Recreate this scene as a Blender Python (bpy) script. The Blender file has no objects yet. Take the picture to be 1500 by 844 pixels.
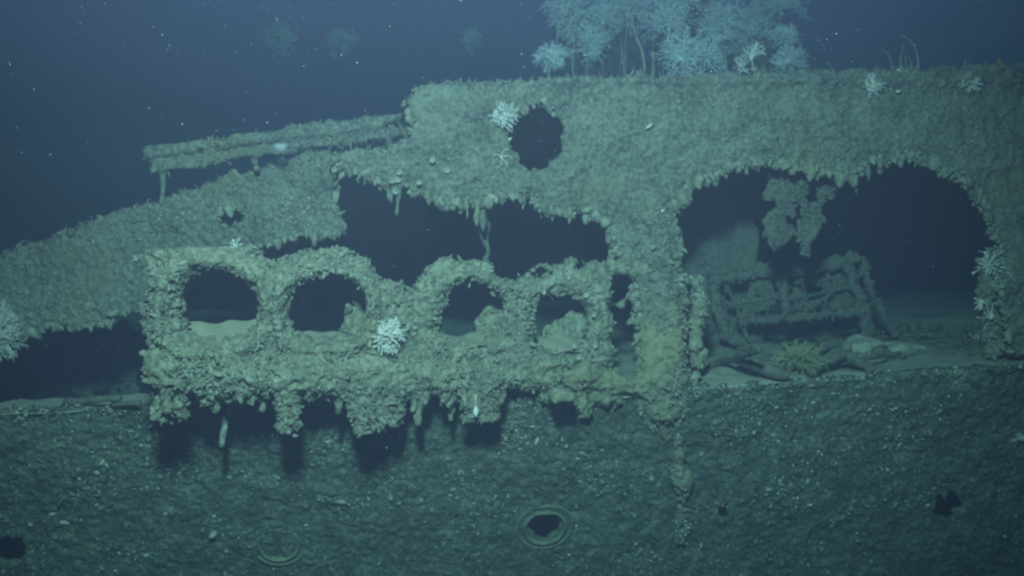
import bpy, math, random
import numpy as np
from mathutils import Vector, Matrix

R = math.radians
sc = bpy.context.scene
rng = np.random.default_rng(7)
random.seed(7)

# ------------------------------------------------------------------ camera
FOC = 1336.0                      # focal length in photo pixels (1500 wide)
CAM = np.array([0.0, -8.0, 1.68])
PITCH = R(5.0)
cd = bpy.data.cameras.new('camera')
cam = bpy.data.objects.new('camera', cd)
sc.collection.objects.link(cam)
cam.location = CAM
cam.rotation_euler = (R(90) - PITCH, 0, 0)
cd.sensor_width = 36.0
cd.lens = 36.0 * FOC / 1500.0
cd.clip_start = 0.05
cd.clip_end = 400
sc.camera = cam

# ------------------------------------------------------------------ world: faint daylight filtered to blue by the water
SUN_EL, SUN_ROT = R(62), R(20)
w = bpy.data.worlds.new('World'); sc.world = w; w.use_nodes = True
nt = w.node_tree; nt.nodes.clear()
out = nt.nodes.new('ShaderNodeOutputWorld'); bg = nt.nodes.new('ShaderNodeBackground')
sky = nt.nodes.new('ShaderNodeTexSky'); sky.sky_type = 'NISHITA'; sky.sun_disc = False
sky.sun_elevation = SUN_EL; sky.sun_rotation = SUN_ROT
mul = nt.nodes.new('ShaderNodeMix'); mul.data_type = 'RGBA'; mul.blend_type = 'MULTIPLY'
mul.inputs[0].default_value = 1.0
mul.inputs[7].default_value = (0.32, 0.25, 0.40, 1)
nt.links.new(sky.outputs[0], mul.inputs[6]); nt.links.new(mul.outputs[2], bg.inputs[0])
bg.inputs[1].default_value = 0.05
nt.links.new(bg.outputs[0], out.inputs[0])

# ------------------------------------------------------------------ the diving vehicle's floodlight, mounted above its camera
ld = bpy.data.lights.new('vehicle_floodlight', 'SPOT')
ld.energy = 5100; ld.color = (0.78, 1.0, 1.03)
ld.spot_size = R(88); ld.spot_blend = 1.0; ld.shadow_soft_size = 0.34
lo = bpy.data.objects.new('vehicle_floodlight', ld); sc.collection.objects.link(lo)
lo.location = (-0.35, -7.6, 4.25)
lo.rotation_euler = (Vector((-0.2, 0.2, 0.45)) - lo.location).to_track_quat('-Z', 'Y').to_euler()

sc.view_settings.view_transform = 'Standard'; sc.view_settings.look = 'None'
sc.view_settings.exposure = 0.0; sc.view_settings.gamma = 1.0
sc.render.engine = 'CYCLES'
sc.cycles.volume_bounces = 1
sc.cycles.max_bounces = 4
sc.cycles.diffuse_bounces = 2
sc.cycles.use_denoising = True
sc.cycles.sample_clamp_indirect = 3.0
sc.cycles.filter_width = 2.5

# ------------------------------------------------------------------ numeric helpers
cp, sp = math.cos(PITCH), math.sin(PITCH)
def rays(px, py):
    px = np.asarray(px, float); py = np.asarray(py, float)
    x = (px - 750) / FOC; y = (422 - py) / FOC
    d = np.stack([x, cp + y * sp, y * cp - sp], -1)
    return d
def at(px, py, Y):
    d = rays(px, py); t = (Y - CAM[1]) / d[..., 1]
    return CAM + d * t[..., None]
def norm(v): return v / (np.linalg.norm(v, axis=-1, keepdims=True) + 1e-12)

# the wreck's own axes: u along the ship, v inboard (away), w up
A0 = at(0, 603, -0.45); B0 = at(1500, 543, 0.50)
EU = norm(B0 - A0); EV = norm(np.array([-EU[1], EU[0], 0.0])); EW = np.cross(EU, EV)
ORG = A0 + (B0 - A0) * 0.5
BAS = np.stack([EU, EV, EW])                       # rows
def W(p):  return ORG + np.asarray(p, float) @ BAS
def loc(p): return (np.asarray(p, float) - ORG) @ BAS.T
def plane_hit(px, py, P0, N):
    d = rays(px, py); t = ((P0 - CAM) @ N) / (d @ N)
    return CAM + d * t[..., None]
def wall_at(px, py, v):                             # on the plane at inboard distance v
    return plane_hit(px, py, ORG + EV * v, EV)
def uw(px, py, v): 
    q = loc(wall_at(px, py, v)); return q[..., 0], q[..., 2]
def floor_at(px, py, w=0.02):
    return plane_hit(px, py, ORG + EW * w, EW)

_tab = np.random.default_rng(3).random(4096) * 2 - 1
def vnoise(p, seed=0):
    p = np.asarray(p, float); i = np.floor(p).astype(np.int64); f = p - i; s = f * f * (3 - 2 * f)
    def h(a, b, c):
        n = (a * 374761393 + b * 668265263 + c * 2147483647 + seed * 974711) & 0x7fffffff
        n = ((n ^ (n >> 13)) * 1274126177) & 0x7fffffff
        return _tab[(n ^ (n >> 16)) & 4095]
    x, y, z = i[..., 0], i[..., 1], i[..., 2]; sx, sy, sz = s[..., 0], s[..., 1], s[..., 2]
    L = lambda a, b, t: a + (b - a) * t
    return L(L(L(h(x,y,z),h(x+1,y,z),sx), L(h(x,y+1,z),h(x+1,y+1,z),sx), sy),
             L(L(h(x,y,z+1),h(x+1,y,z+1),sx), L(h(x,y+1,z+1),h(x+1,y+1,z+1),sx), sy), sz)
def fbm(p, freq, octv=4, gain=0.5, seed=0):
    a, t = 1.0, 0.0; p = np.asarray(p, float) * freq
    for k in range(octv):
        t = t + a * vnoise(p + 17.3 * k, seed + k); a *= gain; p = p * 2.03
    return t
def billow(p, freq, octv=2, seed=0):
    a, t = 1.0, 0.0; p = np.asarray(p, float) * freq
    for k in range(octv):
        t = t + a * (1 - 2 * np.abs(vnoise(p + 9.1 * k, seed + k))); a *= 0.5; p = p * 2.1
    return t
def poly_sdf(poly, x, y):
    P = np.asarray(poly, float); n = len(P); d = np.full(x.shape, 1e18); ins = np.zeros(x.shape, bool)
    for i in range(n):
        x1, y1 = P[i]; x2, y2 = P[(i + 1) % n]; ex, ey = x2 - x1, y2 - y1
        t = np.clip(((x - x1) * ex + (y - y1) * ey) / (ex * ex + ey * ey + 1e-9), 0, 1)
        d = np.minimum(d, (x - x1 - t * ex) ** 2 + (y - y1 - t * ey) ** 2)
        c = ((y1 > y) != (y2 > y)) & (x < ex * (y - y1) / (ey if abs(ey) > 1e-9 else 1e-9) + x1)
        ins ^= c
    d = np.sqrt(d); return np.where(ins, -d, d)
def ell(x, y, cx, cy, rx, ry): 
    return (np.sqrt(((x - cx) / rx) ** 2 + ((y - cy) / ry) ** 2) - 1) * min(rx, ry)
def smin(a, b, k):
    h = np.clip(0.5 + 0.5 * (b - a) / k, 0, 1); return b + (a - b) * h - k * h * (1 - h)

# ------------------------------------------------------------------ objects
def mesh_obj(name, V, F, mat, parent=None, smooth=True, kind=None):
    me = bpy.data.meshes.new(name)
    V = np.asarray(V, np.float32)
    if isinstance(F, np.ndarray):
        k = F.shape[1]; nf = len(F)
        me.vertices.add(len(V)); me.vertices.foreach_set('co', V.ravel())
        me.loops.add(nf * k); me.loops.foreach_set('vertex_index', F.astype(np.int32).ravel())
        me.polygons.add(nf); me.polygons.foreach_set('loop_start', np.arange(nf, dtype=np.int32) * k)
    else:
        me.from_pydata([tuple(map(float, v)) for v in V], [], [tuple(f) for f in F])
    me.update(calc_edges=True); me.validate()
    if smooth: me.polygons.foreach_set('use_smooth', np.ones(len(me.polygons), bool))
    o = bpy.data.objects.new(name, me); sc.collection.objects.link(o)
    if mat: me.materials.append(mat)
    if parent: o.parent = parent; o.matrix_parent_inverse = parent.matrix_world.inverted() if False else Matrix.Translation(-parent.location)
    if kind: o['kind'] = kind
    return o
def empty(name, locn):
    o = bpy.data.objects.new(name, None); o.location = [float(a) for a in locn]; o.empty_display_size = 0.1
    sc.collection.objects.link(o); return o
def tag(o, label, cat, group=None):
    o['label'] = label; o['category'] = cat
    if group: o['group'] = group
    return o

# ------------------------------------------------------------------ materials
def mat(name, cols, scale=3.0, bump=0.4, bscale=40.0, rough=0.9, island=0.0, fine=22.0, rust=None, spec=0.15, rng_=(.33, .68)):
    m = bpy.data.materials.new(name); m.use_nodes = True; n = m.node_tree; n.nodes.clear()
    o = n.nodes.new('ShaderNodeOutputMaterial'); b = n.nodes.new('ShaderNodeBsdfPrincipled')
    b.inputs['Roughness'].default_value = rough; b.inputs['Specular IOR Level'].default_value = spec
    tc = n.nodes.new('ShaderNodeTexCoord')
    a = n.nodes.new('ShaderNodeTexNoise'); a.inputs['Scale'].default_value = scale; a.inputs['Detail'].default_value = 6
    a.inputs['Roughness'].default_value = 0.65
    c = n.nodes.new('ShaderNodeTexNoise'); c.inputs['Scale'].default_value = fine; c.inputs['Detail'].default_value = 5
    for t in (a, c): n.links.new(tc.outputs['Object'], t.inputs['Vector'])
    mx = n.nodes.new('ShaderNodeMath'); mx.operation = 'MULTIPLY_ADD'; mx.inputs[1].default_value = 0.5
    h = n.nodes.new('ShaderNodeMath'); h.operation = 'MULTIPLY'; h.inputs[1].default_value = 0.5
    n.links.new(a.outputs[0], h.inputs[0]); n.links.new(c.outputs[0], mx.inputs[0]); n.links.new(h.outputs[0], mx.inputs[2])
    src = mx.outputs[0]
    if island:
        g = n.nodes.new('ShaderNodeNewGeometry'); q = n.nodes.new('ShaderNodeMath'); q.operation = 'MULTIPLY_ADD'
        q.inputs[1].default_value = island
        s2 = n.nodes.new('ShaderNodeMath'); s2.operation = 'SUBTRACT'; s2.inputs[1].default_value = island * 0.5
        n.links.new(src, s2.inputs[0]); n.links.new(g.outputs['Random Per Island'], q.inputs[0]); n.links.new(s2.outputs[0], q.inputs[2])
        src = q.outputs[0]
    r = n.nodes.new('ShaderNodeValToRGB'); el = r.color_ramp.elements
    el[0].position = rng_[0]; el[0].color = (*cols[0], 1); el[1].position = rng_[1]; el[1].color = (*cols[-1], 1)
    for k, cc in enumerate(cols[1:-1]):
        e = el.new(rng_[0] + (rng_[1] - rng_[0]) * (k + 1) / (len(cols) - 1)); e.color = (*cc, 1)
    n.links.new(src, r.inputs[0]); col = r.outputs[0]
    if rust:
        z = n.nodes.new('ShaderNodeTexNoise'); z.inputs['Scale'].default_value = 1.4; z.inputs['Detail'].default_value = 4
        n.links.new(tc.outputs['Object'], z.inputs['Vector'])
        rr = n.nodes.new('ShaderNodeValToRGB'); rr.color_ramp.elements[0].position = 0.52; rr.color_ramp.elements[1].position = 0.72
        rr.color_ramp.elements[1].color = (0.38, 0.38, 0.38, 1)
        n.links.new(z.outputs[0], rr.inputs[0])
        mm = n.nodes.new('ShaderNodeMix'); mm.data_type = 'RGBA'; mm.inputs[7].default_value = (*rust, 1)
        n.links.new(rr.outputs[0], mm.inputs[0]); n.links.new(col, mm.inputs[6]); col = mm.outputs[2]
    n.links.new(col, b.inputs['Base Color'])
    if bump:
        bn = n.nodes.new('ShaderNodeTexNoise'); bn.inputs['Scale'].default_value = bscale; bn.inputs['Detail'].default_value = 5
        bn.inputs['Roughness'].default_value = 0.7
        n.links.new(tc.outputs['Object'], bn.inputs['Vector'])
        bp = n.nodes.new('ShaderNodeBump'); bp.inputs['Strength'].default_value = bump; bp.inputs['Distance'].default_value = 0.02
        n.links.new(bn.outputs[0], bp.inputs['Height']); n.links.new(bp.outputs[0], b.inputs['Normal'])
    n.links.new(b.outputs[0], o.inputs[0])
    return m
M = {}
M['wall'] = mat('encrusted_plate', [(.09,.105,.075), (.195,.22,.17), (.30,.32,.245)], 3.5, .9, 42, fine=28, rng_=(.37, .65), rust=(.25,.22,.11))
M['bank'] = mat('encrusted_frame', [(.13,.14,.10), (.27,.29,.20), (.41,.42,.30)], 6, .9, 48, fine=30, rng_=(.37, .65), rust=(.33,.29,.15))
M['ochre'] = mat('ochre_crust', [(.16,.17,.115), (.27,.285,.18), (.38,.39,.26)], 5, .9, 46, rust=(.35,.33,.17))
M['hull'] = mat('hull_plate', [(.06,.085,.062), (.14,.175,.13), (.28,.31,.235)], 6, .9, 40, rust=(.16,.16,.09), fine=34, rng_=(.39, .63))
M['growth'] = mat('growth', [(.14,.145,.11), (.235,.25,.185), (.35,.36,.27)], 4, .3, 80, island=.30, rust=(.27,.23,.13))
M['hullgrowth'] = mat('hull_growth', [(.085,.10,.08), (.17,.195,.15), (.44,.46,.37)], 4, .3, 80, island=.55)
M['sand'] = mat('sediment', [(.30,.31,.22), (.36,.37,.26), (.42,.42,.30)], 1.6, .25, 60)
M['deck'] = mat('deck_sediment', [(.28,.30,.23), (.37,.39,.30), (.45,.46,.36)], 1.6, .3, 50)
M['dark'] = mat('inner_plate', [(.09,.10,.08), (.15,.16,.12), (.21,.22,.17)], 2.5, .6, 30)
M['void'] = mat('opening_shade', [(.02,.022,.02), (.03,.032,.028), (.045,.046,.04)], 2.5, .6, 30)  # near-black colour stands in for the shade inside the openings
M['coral'] = mat('white_coral', [(.62,.64,.58), (.74,.75,.68), (.82,.82,.76)], 6, .15, 90, rough=.7)
M['fan'] = mat('fan_coral', [(.66,.78,.80), (.76,.86,.88), (.82,.90,.92)], 6, .15, 90, rough=.8)
M['coralstem'] = mat('coral_stem', [(.40,.40,.34), (.52,.52,.44), (.60,.60,.50)], 6, .3, 70)
M['sponge'] = mat('sponge', [(.20,.25,.13), (.28,.32,.17), (.36,.38,.22)], 6, .3, 70)
M['pale'] = mat('pale_animal', [(.55,.52,.44), (.66,.63,.54), (.75,.72,.62)], 8, .1, 60, rough=.6)
M['anemone'] = mat('anemone_skin', [(.36,.37,.32), (.44,.45,.38), (.52,.52,.45)], 8, .1, 60)
M['brass'] = mat('porthole_metal', [(.10,.13,.09), (.19,.23,.15), (.30,.33,.21)], 6, .3, 50, rough=.6)
M['snow'] = mat('marine_snow', [(.6,.6,.58), (.7,.7,.68), (.8,.8,.78)], 6, 0)
M['seabed'] = mat('seabed_mud', [(.20,.20,.15), (.27,.27,.20), (.33,.33,.25)], .6, .3, 20)

# ------------------------------------------------------------------ plates cut from an outline: grid + ragged contour + thickness
def plate(name, sdf, box, step, P0, N, thick, disp, matl, parent, rag=(5, 22), rag2=(3, 8), kind=None, edge_round=0.0):
    x0, y0, x1, y1 = box
    xs = np.arange(x0, x1 + step, step); ys = np.arange(y0, y1 + step, step)
    X, Y = np.meshgrid(xs, ys)
    def m(X, Y):
        q = np.stack([X, Y, np.zeros_like(X)], -1)
        return sdf(X, Y) + rag[0] * fbm(q, 1 / rag[1], 2, seed=5) + rag2[0] * fbm(q, 1 / rag2[1], 2, seed=11)
    s = m(X, Y)
    gy, gx = np.gradient(s, step)
    gl = np.maximum(np.hypot(gx, gy), .5)
    near = np.abs(s / gl) < 0.75 * step
    X = np.where(near, X - s * gx / gl**2, X); Y = np.where(near, Y - s * gy / gl**2, Y)
    ins = (s < 0) | near
    cell = ins[:-1, :-1] & ins[1:, :-1] & ins[:-1, 1:] & ins[1:, 1:] & ((s[:-1,:-1] + s[1:,:-1] + s[:-1,1:] + s[1:,1:]) < 0)
    ny, nx = X.shape
    idx = np.arange(ny * nx).reshape(ny, nx)
    Q = np.stack([idx[:-1,:-1], idx[1:,:-1], idx[1:,1:], idx[:-1,1:]], -1)[cell]
    used = np.unique(Q); mp = np.full(ny * nx, -1); mp[used] = np.arange(len(used)); Q = mp[Q]
    px, py, sd = X.ravel()[used], Y.ravel()[used], s.ravel()[used]
    Pf = plane_hit(px, py, P0, N)
    toward = -N if (N @ (CAM - P0)) < 0 else N
    D = disp(Pf, px, py)
    if edge_round: D = D - edge_round * np.exp(sd / 9.0)
    front = Pf + toward * D[:, None]
    # a little sideways jitter so the relief is not a pure height field
    front = front + 0.010 * np.stack([vnoise(Pf * 23, 31), vnoise(Pf * 23, 32), vnoise(Pf * 23, 33)], -1)
    n = len(front)
    back = Pf - toward * thick
    E = np.concatenate([Q[:, [0,1]], Q[:, [1,2]], Q[:, [2,3]], Q[:, [3,0]]])
    key = E[:, 0].astype(np.int64) * n + E[:, 1]; rev = E[:, 1].astype(np.int64) * n + E[:, 0]
    bd = E[~np.isin(key, rev)]
    side = np.stack([bd[:, 1], bd[:, 0], bd[:, 0] + n, bd[:, 1] + n], -1)
    F = np.concatenate([Q, Q[:, ::-1] + n, side])
    o = mesh_obj(name, np.concatenate([front, back]), F, matl, parent, kind=kind)
    # boundary information for fringes: point, outward direction
    mid = 0.5 * (front[bd[:, 0]] + front[bd[:, 1]])
    t = norm(front[bd[:, 1]] - front[bd[:, 0]])
    outw = norm(np.cross(t, np.broadcast_to(toward, t.shape)))
    cen = np.zeros((n, 3)); 
    fc = front[Q].mean(1); cnt = np.zeros(n)
    for k in range(4):
        np.add.at(cen, Q[:, k], fc); np.add.at(cnt, Q[:, k], 1)
    cen /= np.maximum(cnt, 1)[:, None]
    inward = 0.5 * (cen[bd[:, 0]] + cen[bd[:, 1]]) - mid
    sg = np.sign((outw * inward).sum(-1)); outw = outw * np.where(sg > 0, -1, 1)[:, None]
    a, b, c = front[Q[:, 0]], front[Q[:, 1]], front[Q[:, 2]]
    fn = norm(np.cross(c - a, b - a)); fn = fn * np.sign(fn @ toward)[:, None]
    bpx = 0.5 * (np.stack([px, py], -1)[bd[:, 0]] + np.stack([px, py], -1)[bd[:, 1]])
    return o, dict(fc=fc, fn=fn, bp=mid, bo=outw, toward=toward, fpx=np.stack([px, py], -1)[Q].mean(1), bpx=bpx)

# ------------------------------------------------------------------ surface nets: a solid from a distance field
def nets(F, org, h):
    nx, ny, nz = F.shape; I = F < 0
    c = [F[i:nx-1+i, j:ny-1+j, k:nz-1+k] for i in (0,1) for j in (0,1) for k in (0,1)]
    cnt = sum((q < 0).astype(np.int8) for q in c); act = (cnt > 0) & (cnt < 8)
    ids = np.full(act.shape, -1, np.int64); ids[act] = np.arange(act.sum())
    cv = [q[act] for q in c]; pos = np.zeros((act.sum(), 3)); num = np.zeros(act.sum())
    co = [np.array([i, j, k], float) for i in (0,1) for j in (0,1) for k in (0,1)]
    for a in range(8):
        for b in range(a + 1, 8):
            if np.abs(co[a] - co[b]).sum() != 1: continue
            x = (cv[a] < 0) != (cv[b] < 0); t = np.where(x, cv[a] / np.where(x, cv[a] - cv[b], 1), 0)
            pos += x[:, None] * (co[a] + t[:, None] * (co[b] - co[a])); num += x
    pos = pos / num[:, None] + np.argwhere(act)
    V = np.asarray(org) + pos * h; Fs = []
    for ax in range(3):
        lo = [slice(1, -1)] * 3; hi = [slice(1, -1)] * 3; lo[ax] = slice(0, -1); hi[ax] = slice(1, None)
        a, b = I[tuple(lo)], I[tuple(hi)]; e = np.argwhere(a != b)
        s = a[a != b]
        off = np.ones(3, int); off[ax] = 0; e = e + off
        o1, o2 = [k for k in range(3) if k != ax]
        d1 = np.zeros(3, int); d1[o1] = 1; d2 = np.zeros(3, int); d2[o2] = 1
        g = lambda p: ids[p[:, 0], p[:, 1], p[:, 2]]
        q = np.stack([g(e - d1 - d2), g(e - d2), g(e), g(e - d1)], -1)
        flip = s if ax != 1 else ~s
        q = np.where(flip[:, None], q, q[:, ::-1]); Fs.append(q)
    F_ = np.concatenate(Fs); F_ = F_[(F_ >= 0).all(1)]
    return V, F_
def nets_obj(name, fn, lo, hi, h, matl, parent, tow=None, post=None):
    lo = np.array(lo, float); hi = np.array(hi, float); n = np.ceil((hi - lo) / h).astype(int) + 1
    g = np.stack(np.meshgrid(*[lo[k] + np.arange(n[k]) * h for k in range(3)], indexing='ij'), -1)
    V, F = nets(fn(g), lo, h)
    tow = tow or W
    Vw = tow(V)
    if post is not None: Vw = post(Vw)
    o = mesh_obj(name, Vw, F, matl, parent)
    a, b, c = Vw[F[:, 0]], Vw[F[:, 1]], Vw[F[:, 2]]
    fn_ = norm(np.cross(b - a, c - a))
    return o, dict(fc=Vw[F].mean(1), fn=fn_)
def cap(p, a, b, r1, r2):                             # tapered capsule distance
    a = np.asarray(a, float); b = np.asarray(b, float); ab = b - a
    t = np.clip(((p - a) @ ab) / (ab @ ab), 0, 1)
    return np.linalg.norm(p - a - t[..., None] * ab, axis=-1) - (r1 + (r2 - r1) * t)
def boxs(p, c, hs, r=0.02):
    q = np.abs(p - np.asarray(c)) - np.asarray(hs) + r
    return np.linalg.norm(np.maximum(q, 0), axis=-1) + np.minimum(q.max(-1), 0) - r

# ------------------------------------------------------------------ small growths, joined
_fr = 5
def fingers(P, D, L, Rr, bend=0.35, rg=rng):
    n = len(P); D = norm(D); ref = np.where(np.abs(D[:, 2:3]) > .9, [[1., 0, 0]], [[0, 0, 1.]])
    X = norm(np.cross(D, ref)); Yv = np.cross(D, X)
    side = norm(X * rg.normal(size=(n, 1)) + Yv * rg.normal(size=(n, 1)))
    V = []
    for t, s in ((-0.12, .9), (.35, 1.0), (.72, .8), (.95, .42)):
        cen = P + D * (L * t)[:, None] + side * (L * bend * t * t)[:, None]
        for k in range(_fr):
            an = k * 2 * math.pi / _fr
            rr = Rr * s * (1 + .25 * rg.normal(size=n).clip(-1, 1))
            V.append(cen + (X * math.cos(an) + Yv * math.sin(an)) * rr[:, None])
    V.append(P + D * (L * 1.04)[:, None] + side * (L * bend)[:, None])
    V = np.stack(V, 1); nv = V.shape[1]
    T = []
    for s in range(3):
        for k in range(_fr):
            a, b = s * _fr + k, s * _fr + (k + 1) % _fr
            T += [(a, b, b + _fr), (a, b + _fr, a + _fr)]
    for k in range(_fr): T.append((3 * _fr + k, 3 * _fr + (k + 1) % _fr, 4 * _fr))
    T = np.array(T)
    F = (T[None] + (np.arange(n) * nv)[:, None, None]).reshape(-1, 3)
    return V.reshape(-1, 3), F
_g = (1 + 5 ** .5) / 2
ICO_V = norm(np.array([(-1,_g,0),(1,_g,0),(-1,-_g,0),(1,-_g,0),(0,-1,_g),(0,1,_g),(0,-1,-_g),(0,1,-_g),(_g,0,-1),(_g,0,1),(-_g,0,-1),(-_g,0,1)], float))
ICO_F = np.array([(0,11,5),(0,5,1),(0,1,7),(0,7,10),(0,10,11),(1,5,9),(5,11,4),(11,10,2),(10,7,6),(7,1,8),(3,9,4),(3,4,2),(3,2,6),(3,6,8),(3,8,9),(4,9,5),(2,4,11),(6,2,10),(8,6,7),(9,8,1)])
def lumps(P, N, S, flat=.6, rg=rng):
    n = len(P); N = norm(np.broadcast_to(N, P.shape)); ref = norm(rg.normal(size=(n, 3))); X = norm(np.cross(N, ref)); Yv = np.cross(N, X)
    j = ICO_V[None] * (1 + .28 * rg.normal(size=(n, 12, 1)).clip(-1.3, 1.3))
    sx = rg.uniform(.6, 1.4, (n, 1)); 
    V = P[:, None] + (X[:, None] * (j[..., 0] * sx)[..., None] + Yv[:, None] * (j[..., 1] / sx)[..., None] + N[:, None] * (j[..., 2] * flat)[..., None]) * S[:, None, None]
    F = (ICO_F[None] + (np.arange(n) * 12)[:, None, None]).reshape(-1, 3)
    return V.reshape(-1, 3), F
def join(parts):
    Vs, Fs, k = [], [], 0
    for V, F in parts: Vs.append(V); Fs.append(F + k); k += len(V)
    return np.concatenate(Vs), np.concatenate(Fs)
def stuff(name, parts, matl, parent):
    V, F = join(parts); return mesh_obj(name, V, F, matl, parent, kind='stuff')
def clump(P, f=2.6, seed=90, sharp=1.8):
    return np.clip(.5 + .8 * fbm(P, f, 3, seed=seed), .02, 1) ** sharp
def pick(info, n, w=None, clumped=True):
    if clumped: w = clump(info['fc']) * (1 if w is None else w)
    i = rng.choice(len(info['fc']), n, p=None if w is None else w / w.sum()); return info['fc'][i], info['fn'][i]
DOWN = np.array([0, 0, -1.0])

# ------------------------------------------------------------------ tubes
def tube(pts, rad, sides=8, nz=0.0, seed=0):
    P = np.asarray(pts, float); n = len(P); rad = np.broadcast_to(np.asarray(rad, float), (n,))
    T = norm(np.gradient(P, axis=0)); ref = np.array([0, 0, 1.0]) if abs(T[0, 2]) < .8 else np.array([0, 1.0, 0])
    X = norm(np.cross(T, ref)); Yv = np.cross(T, X)
    an = np.arange(sides) * 2 * math.pi / sides
    V = P[:, None] + rad[:, None, None] * (X[:, None] * np.cos(an)[None, :, None] + Yv[:, None] * np.sin(an)[None, :, None])
    V = V.reshape(-1, 3); F = []
    for i in range(n - 1):
        for k in range(sides):
            a, b = i * sides + k, i * sides + (k + 1) % sides
            F += [(a, b, b + sides), (a, b + sides, a + sides)]
    V = np.concatenate([V, P[:1], P[-1:]]); c0, c1 = n * sides, n * sides + 1
    for k in range(sides):
        F.append((c0, (k + 1) % sides, k)); F.append((c1, (n - 1) * sides + k, (n - 1) * sides + (k + 1) % sides))
    if nz:
        cenl = np.concatenate([np.repeat(P, sides, 0), P[:1], P[-1:]])
        V = V + norm(V - cenl) * (nz * fbm(V, 14, 3, seed=seed))[:, None] * (np.linalg.norm(V - cenl, axis=1) > 1e-6)[:, None]
    return V, np.array(F)
def spline(pts, n):
    P = np.asarray(pts, float); m = len(P); t = np.linspace(0, m - 1, n); i = np.clip(t.astype(int), 0, m - 2); f = (t - i)[:, None]
    g = lambda k: P[np.clip(k, 0, m - 1)]
    p0, p1, p2, p3 = g(i - 1), g(i), g(i + 1), g(i + 2)
    return .5 * (2 * p1 + (p2 - p0) * f + (2 * p0 - 5 * p1 + 4 * p2 - p3) * f**2 + (3 * p1 - p0 - 3 * p2 + p3) * f**3)

# ================================================================== THE WRECK
wreck = tag(empty('shipwreck', ORG), 'big overgrown steel ship side with hull, deck edge, pillar and gaping openings', 'shipwreck')

# ---- main side wall of the deckhouse (upper plating, pillar, right-hand plating)
WV = 0.14
wall_poly = [(482,228),(520,218),(562,217),(596,196),(607,180),(597,150),(612,131),(660,123),(760,119),(850,113),(960,110),(1080,108),(1200,106),(1350,103),(1500,98),(1640,94),
             (1640,560),(1500,520),(1482,512),(1474,470),(1468,420),(1462,365),(1452,318),(1428,276),(1392,247),(1335,231),(1275,236),(1252,262),(1205,244),(1120,238),(1062,243),(1022,266),(1000,288),(987,318),
             (992,400),(1000,480),(1006,560),(1004,600),(950,604),(938,560),(936,480),(930,405),(905,365),(893,330),(850,311),(800,306),(770,288),(720,287),(694,303),(640,291),(600,276),(560,268),(520,250),(490,245)]
def wall_sdf(x, y):
    s = poly_sdf(wall_poly, x, y)
    return np.maximum(s, -(ell(x, y, 786, 201, 41, 47)))
def wall_disp(P, px, py):
    d = 0.025 * fbm(P, 2.2, 3, seed=1) + 0.016 * billow(P, 7, 3, seed=4) * (.4 + clump(P, 2, 97, 1)) + (0.011 * fbm(P, 26, 3, .75, seed=9) + .008 * billow(P, 22, 2, seed=13)) * (.5 + clump(P, 1.5, 99, 1))
    d = d + 0.10 * np.exp(-((px - 968) / 30.0) ** 2) * np.clip((py - 300) / 80, 0, 1)         # the pillar stands proud
    d = d + 0.05 * np.exp(-((py - 118) / 7.0) ** 2) * (px > 610)                              # rolled upper edge
    d = d + 0.012 * np.sign(np.sin((px - 640) / 62)) * np.exp(-((py - 180) / 60) ** 2) * 0.4
    return d
wallo, wi = plate('side_wall', wall_sdf, (470, 80, 1640, 612), 2.1, ORG + EV * WV, EV, 0.07, wall_disp, M['wall'], wreck, rag=(4, 26), rag2=(3.2, 8), edge_round=.03)

# growth on the wall
P1, N1 = pick(wi, 5000); S1 = rng.gamma(2.2, .0026, 5000) + .003
bo = wi['bo']; bpx = wi['bpx']
dn = bo[:, 2] < -0.15
low = (dn | (bpx[:, 1] > 285)) & ~((np.hypot((bpx[:, 0] - 786) / 60, (bpx[:, 1] - 201) / 66) < 1) & ((bpx[:, 1] > 172) | (rng.random(len(bpx)) < .5)))
ii = np.flatnonzero(low & (bpx[:, 1] < 590)); cw = clump(wi['bp'][ii], 5, 95, 2); i = rng.choice(ii, 2600, p=cw / cw.sum())
Pf = wi['bp'][i] + EV * rng.uniform(-.03, .07, (2600, 1)); 
Df = bo[i] * .8 + DOWN * .55 + rng.normal(size=(2600, 3)) * .45 + wi['toward'] * .35
Lf = rng.gamma(2.5, .011, 2600) + .010
f1 = fingers(Pf, Df, Lf, Lf * rng.uniform(.22, .45, 2600), .3)
i = rng.choice(np.flatnonzero(low & (bpx[:, 1] < 590)), 900)
l2 = lumps(wi['bp'][i] + rng.normal(size=(900, 3)) * .02, bo[i] + wi['toward'], rng.gamma(3, .006, 900) + .008, .9)
stuff('encrusting_growth', [lumps(P1, N1, S1, .55), f1, l2], M['growth'], wreck)
# fine hydroids along the upper edge
i = rng.choice(np.flatnonzero((bo[:, 2] > .3) & (bpx[:, 1] < 240)), 800)
Lh = rng.gamma(1.6, .010, 800) + .008
stuff('hydroid_fringe', [fingers(wi['bp'][i] + EV * rng.uniform(0, .08, (800, 1)), EW + rng.normal(size=(800, 3)) * .5, Lh, Lh * .08 + .002, .5)], M['growth'], wreck)
# pillar growth
sel = (np.abs(wi['fpx'][:, 0] - 968) < 42) & (wi['fpx'][:, 1] > 300)
j = rng.choice(np.flatnonzero(sel), 900); Lp = rng.gamma(2.5, .006, 900) + .006
stuff('pillar_growth', [fingers(wi['fc'][j], wi['fn'][j] + DOWN * .5 + rng.normal(size=(900, 3)) * .5, Lp, Lp * .4, .3)], M['growth'], wreck)

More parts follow.
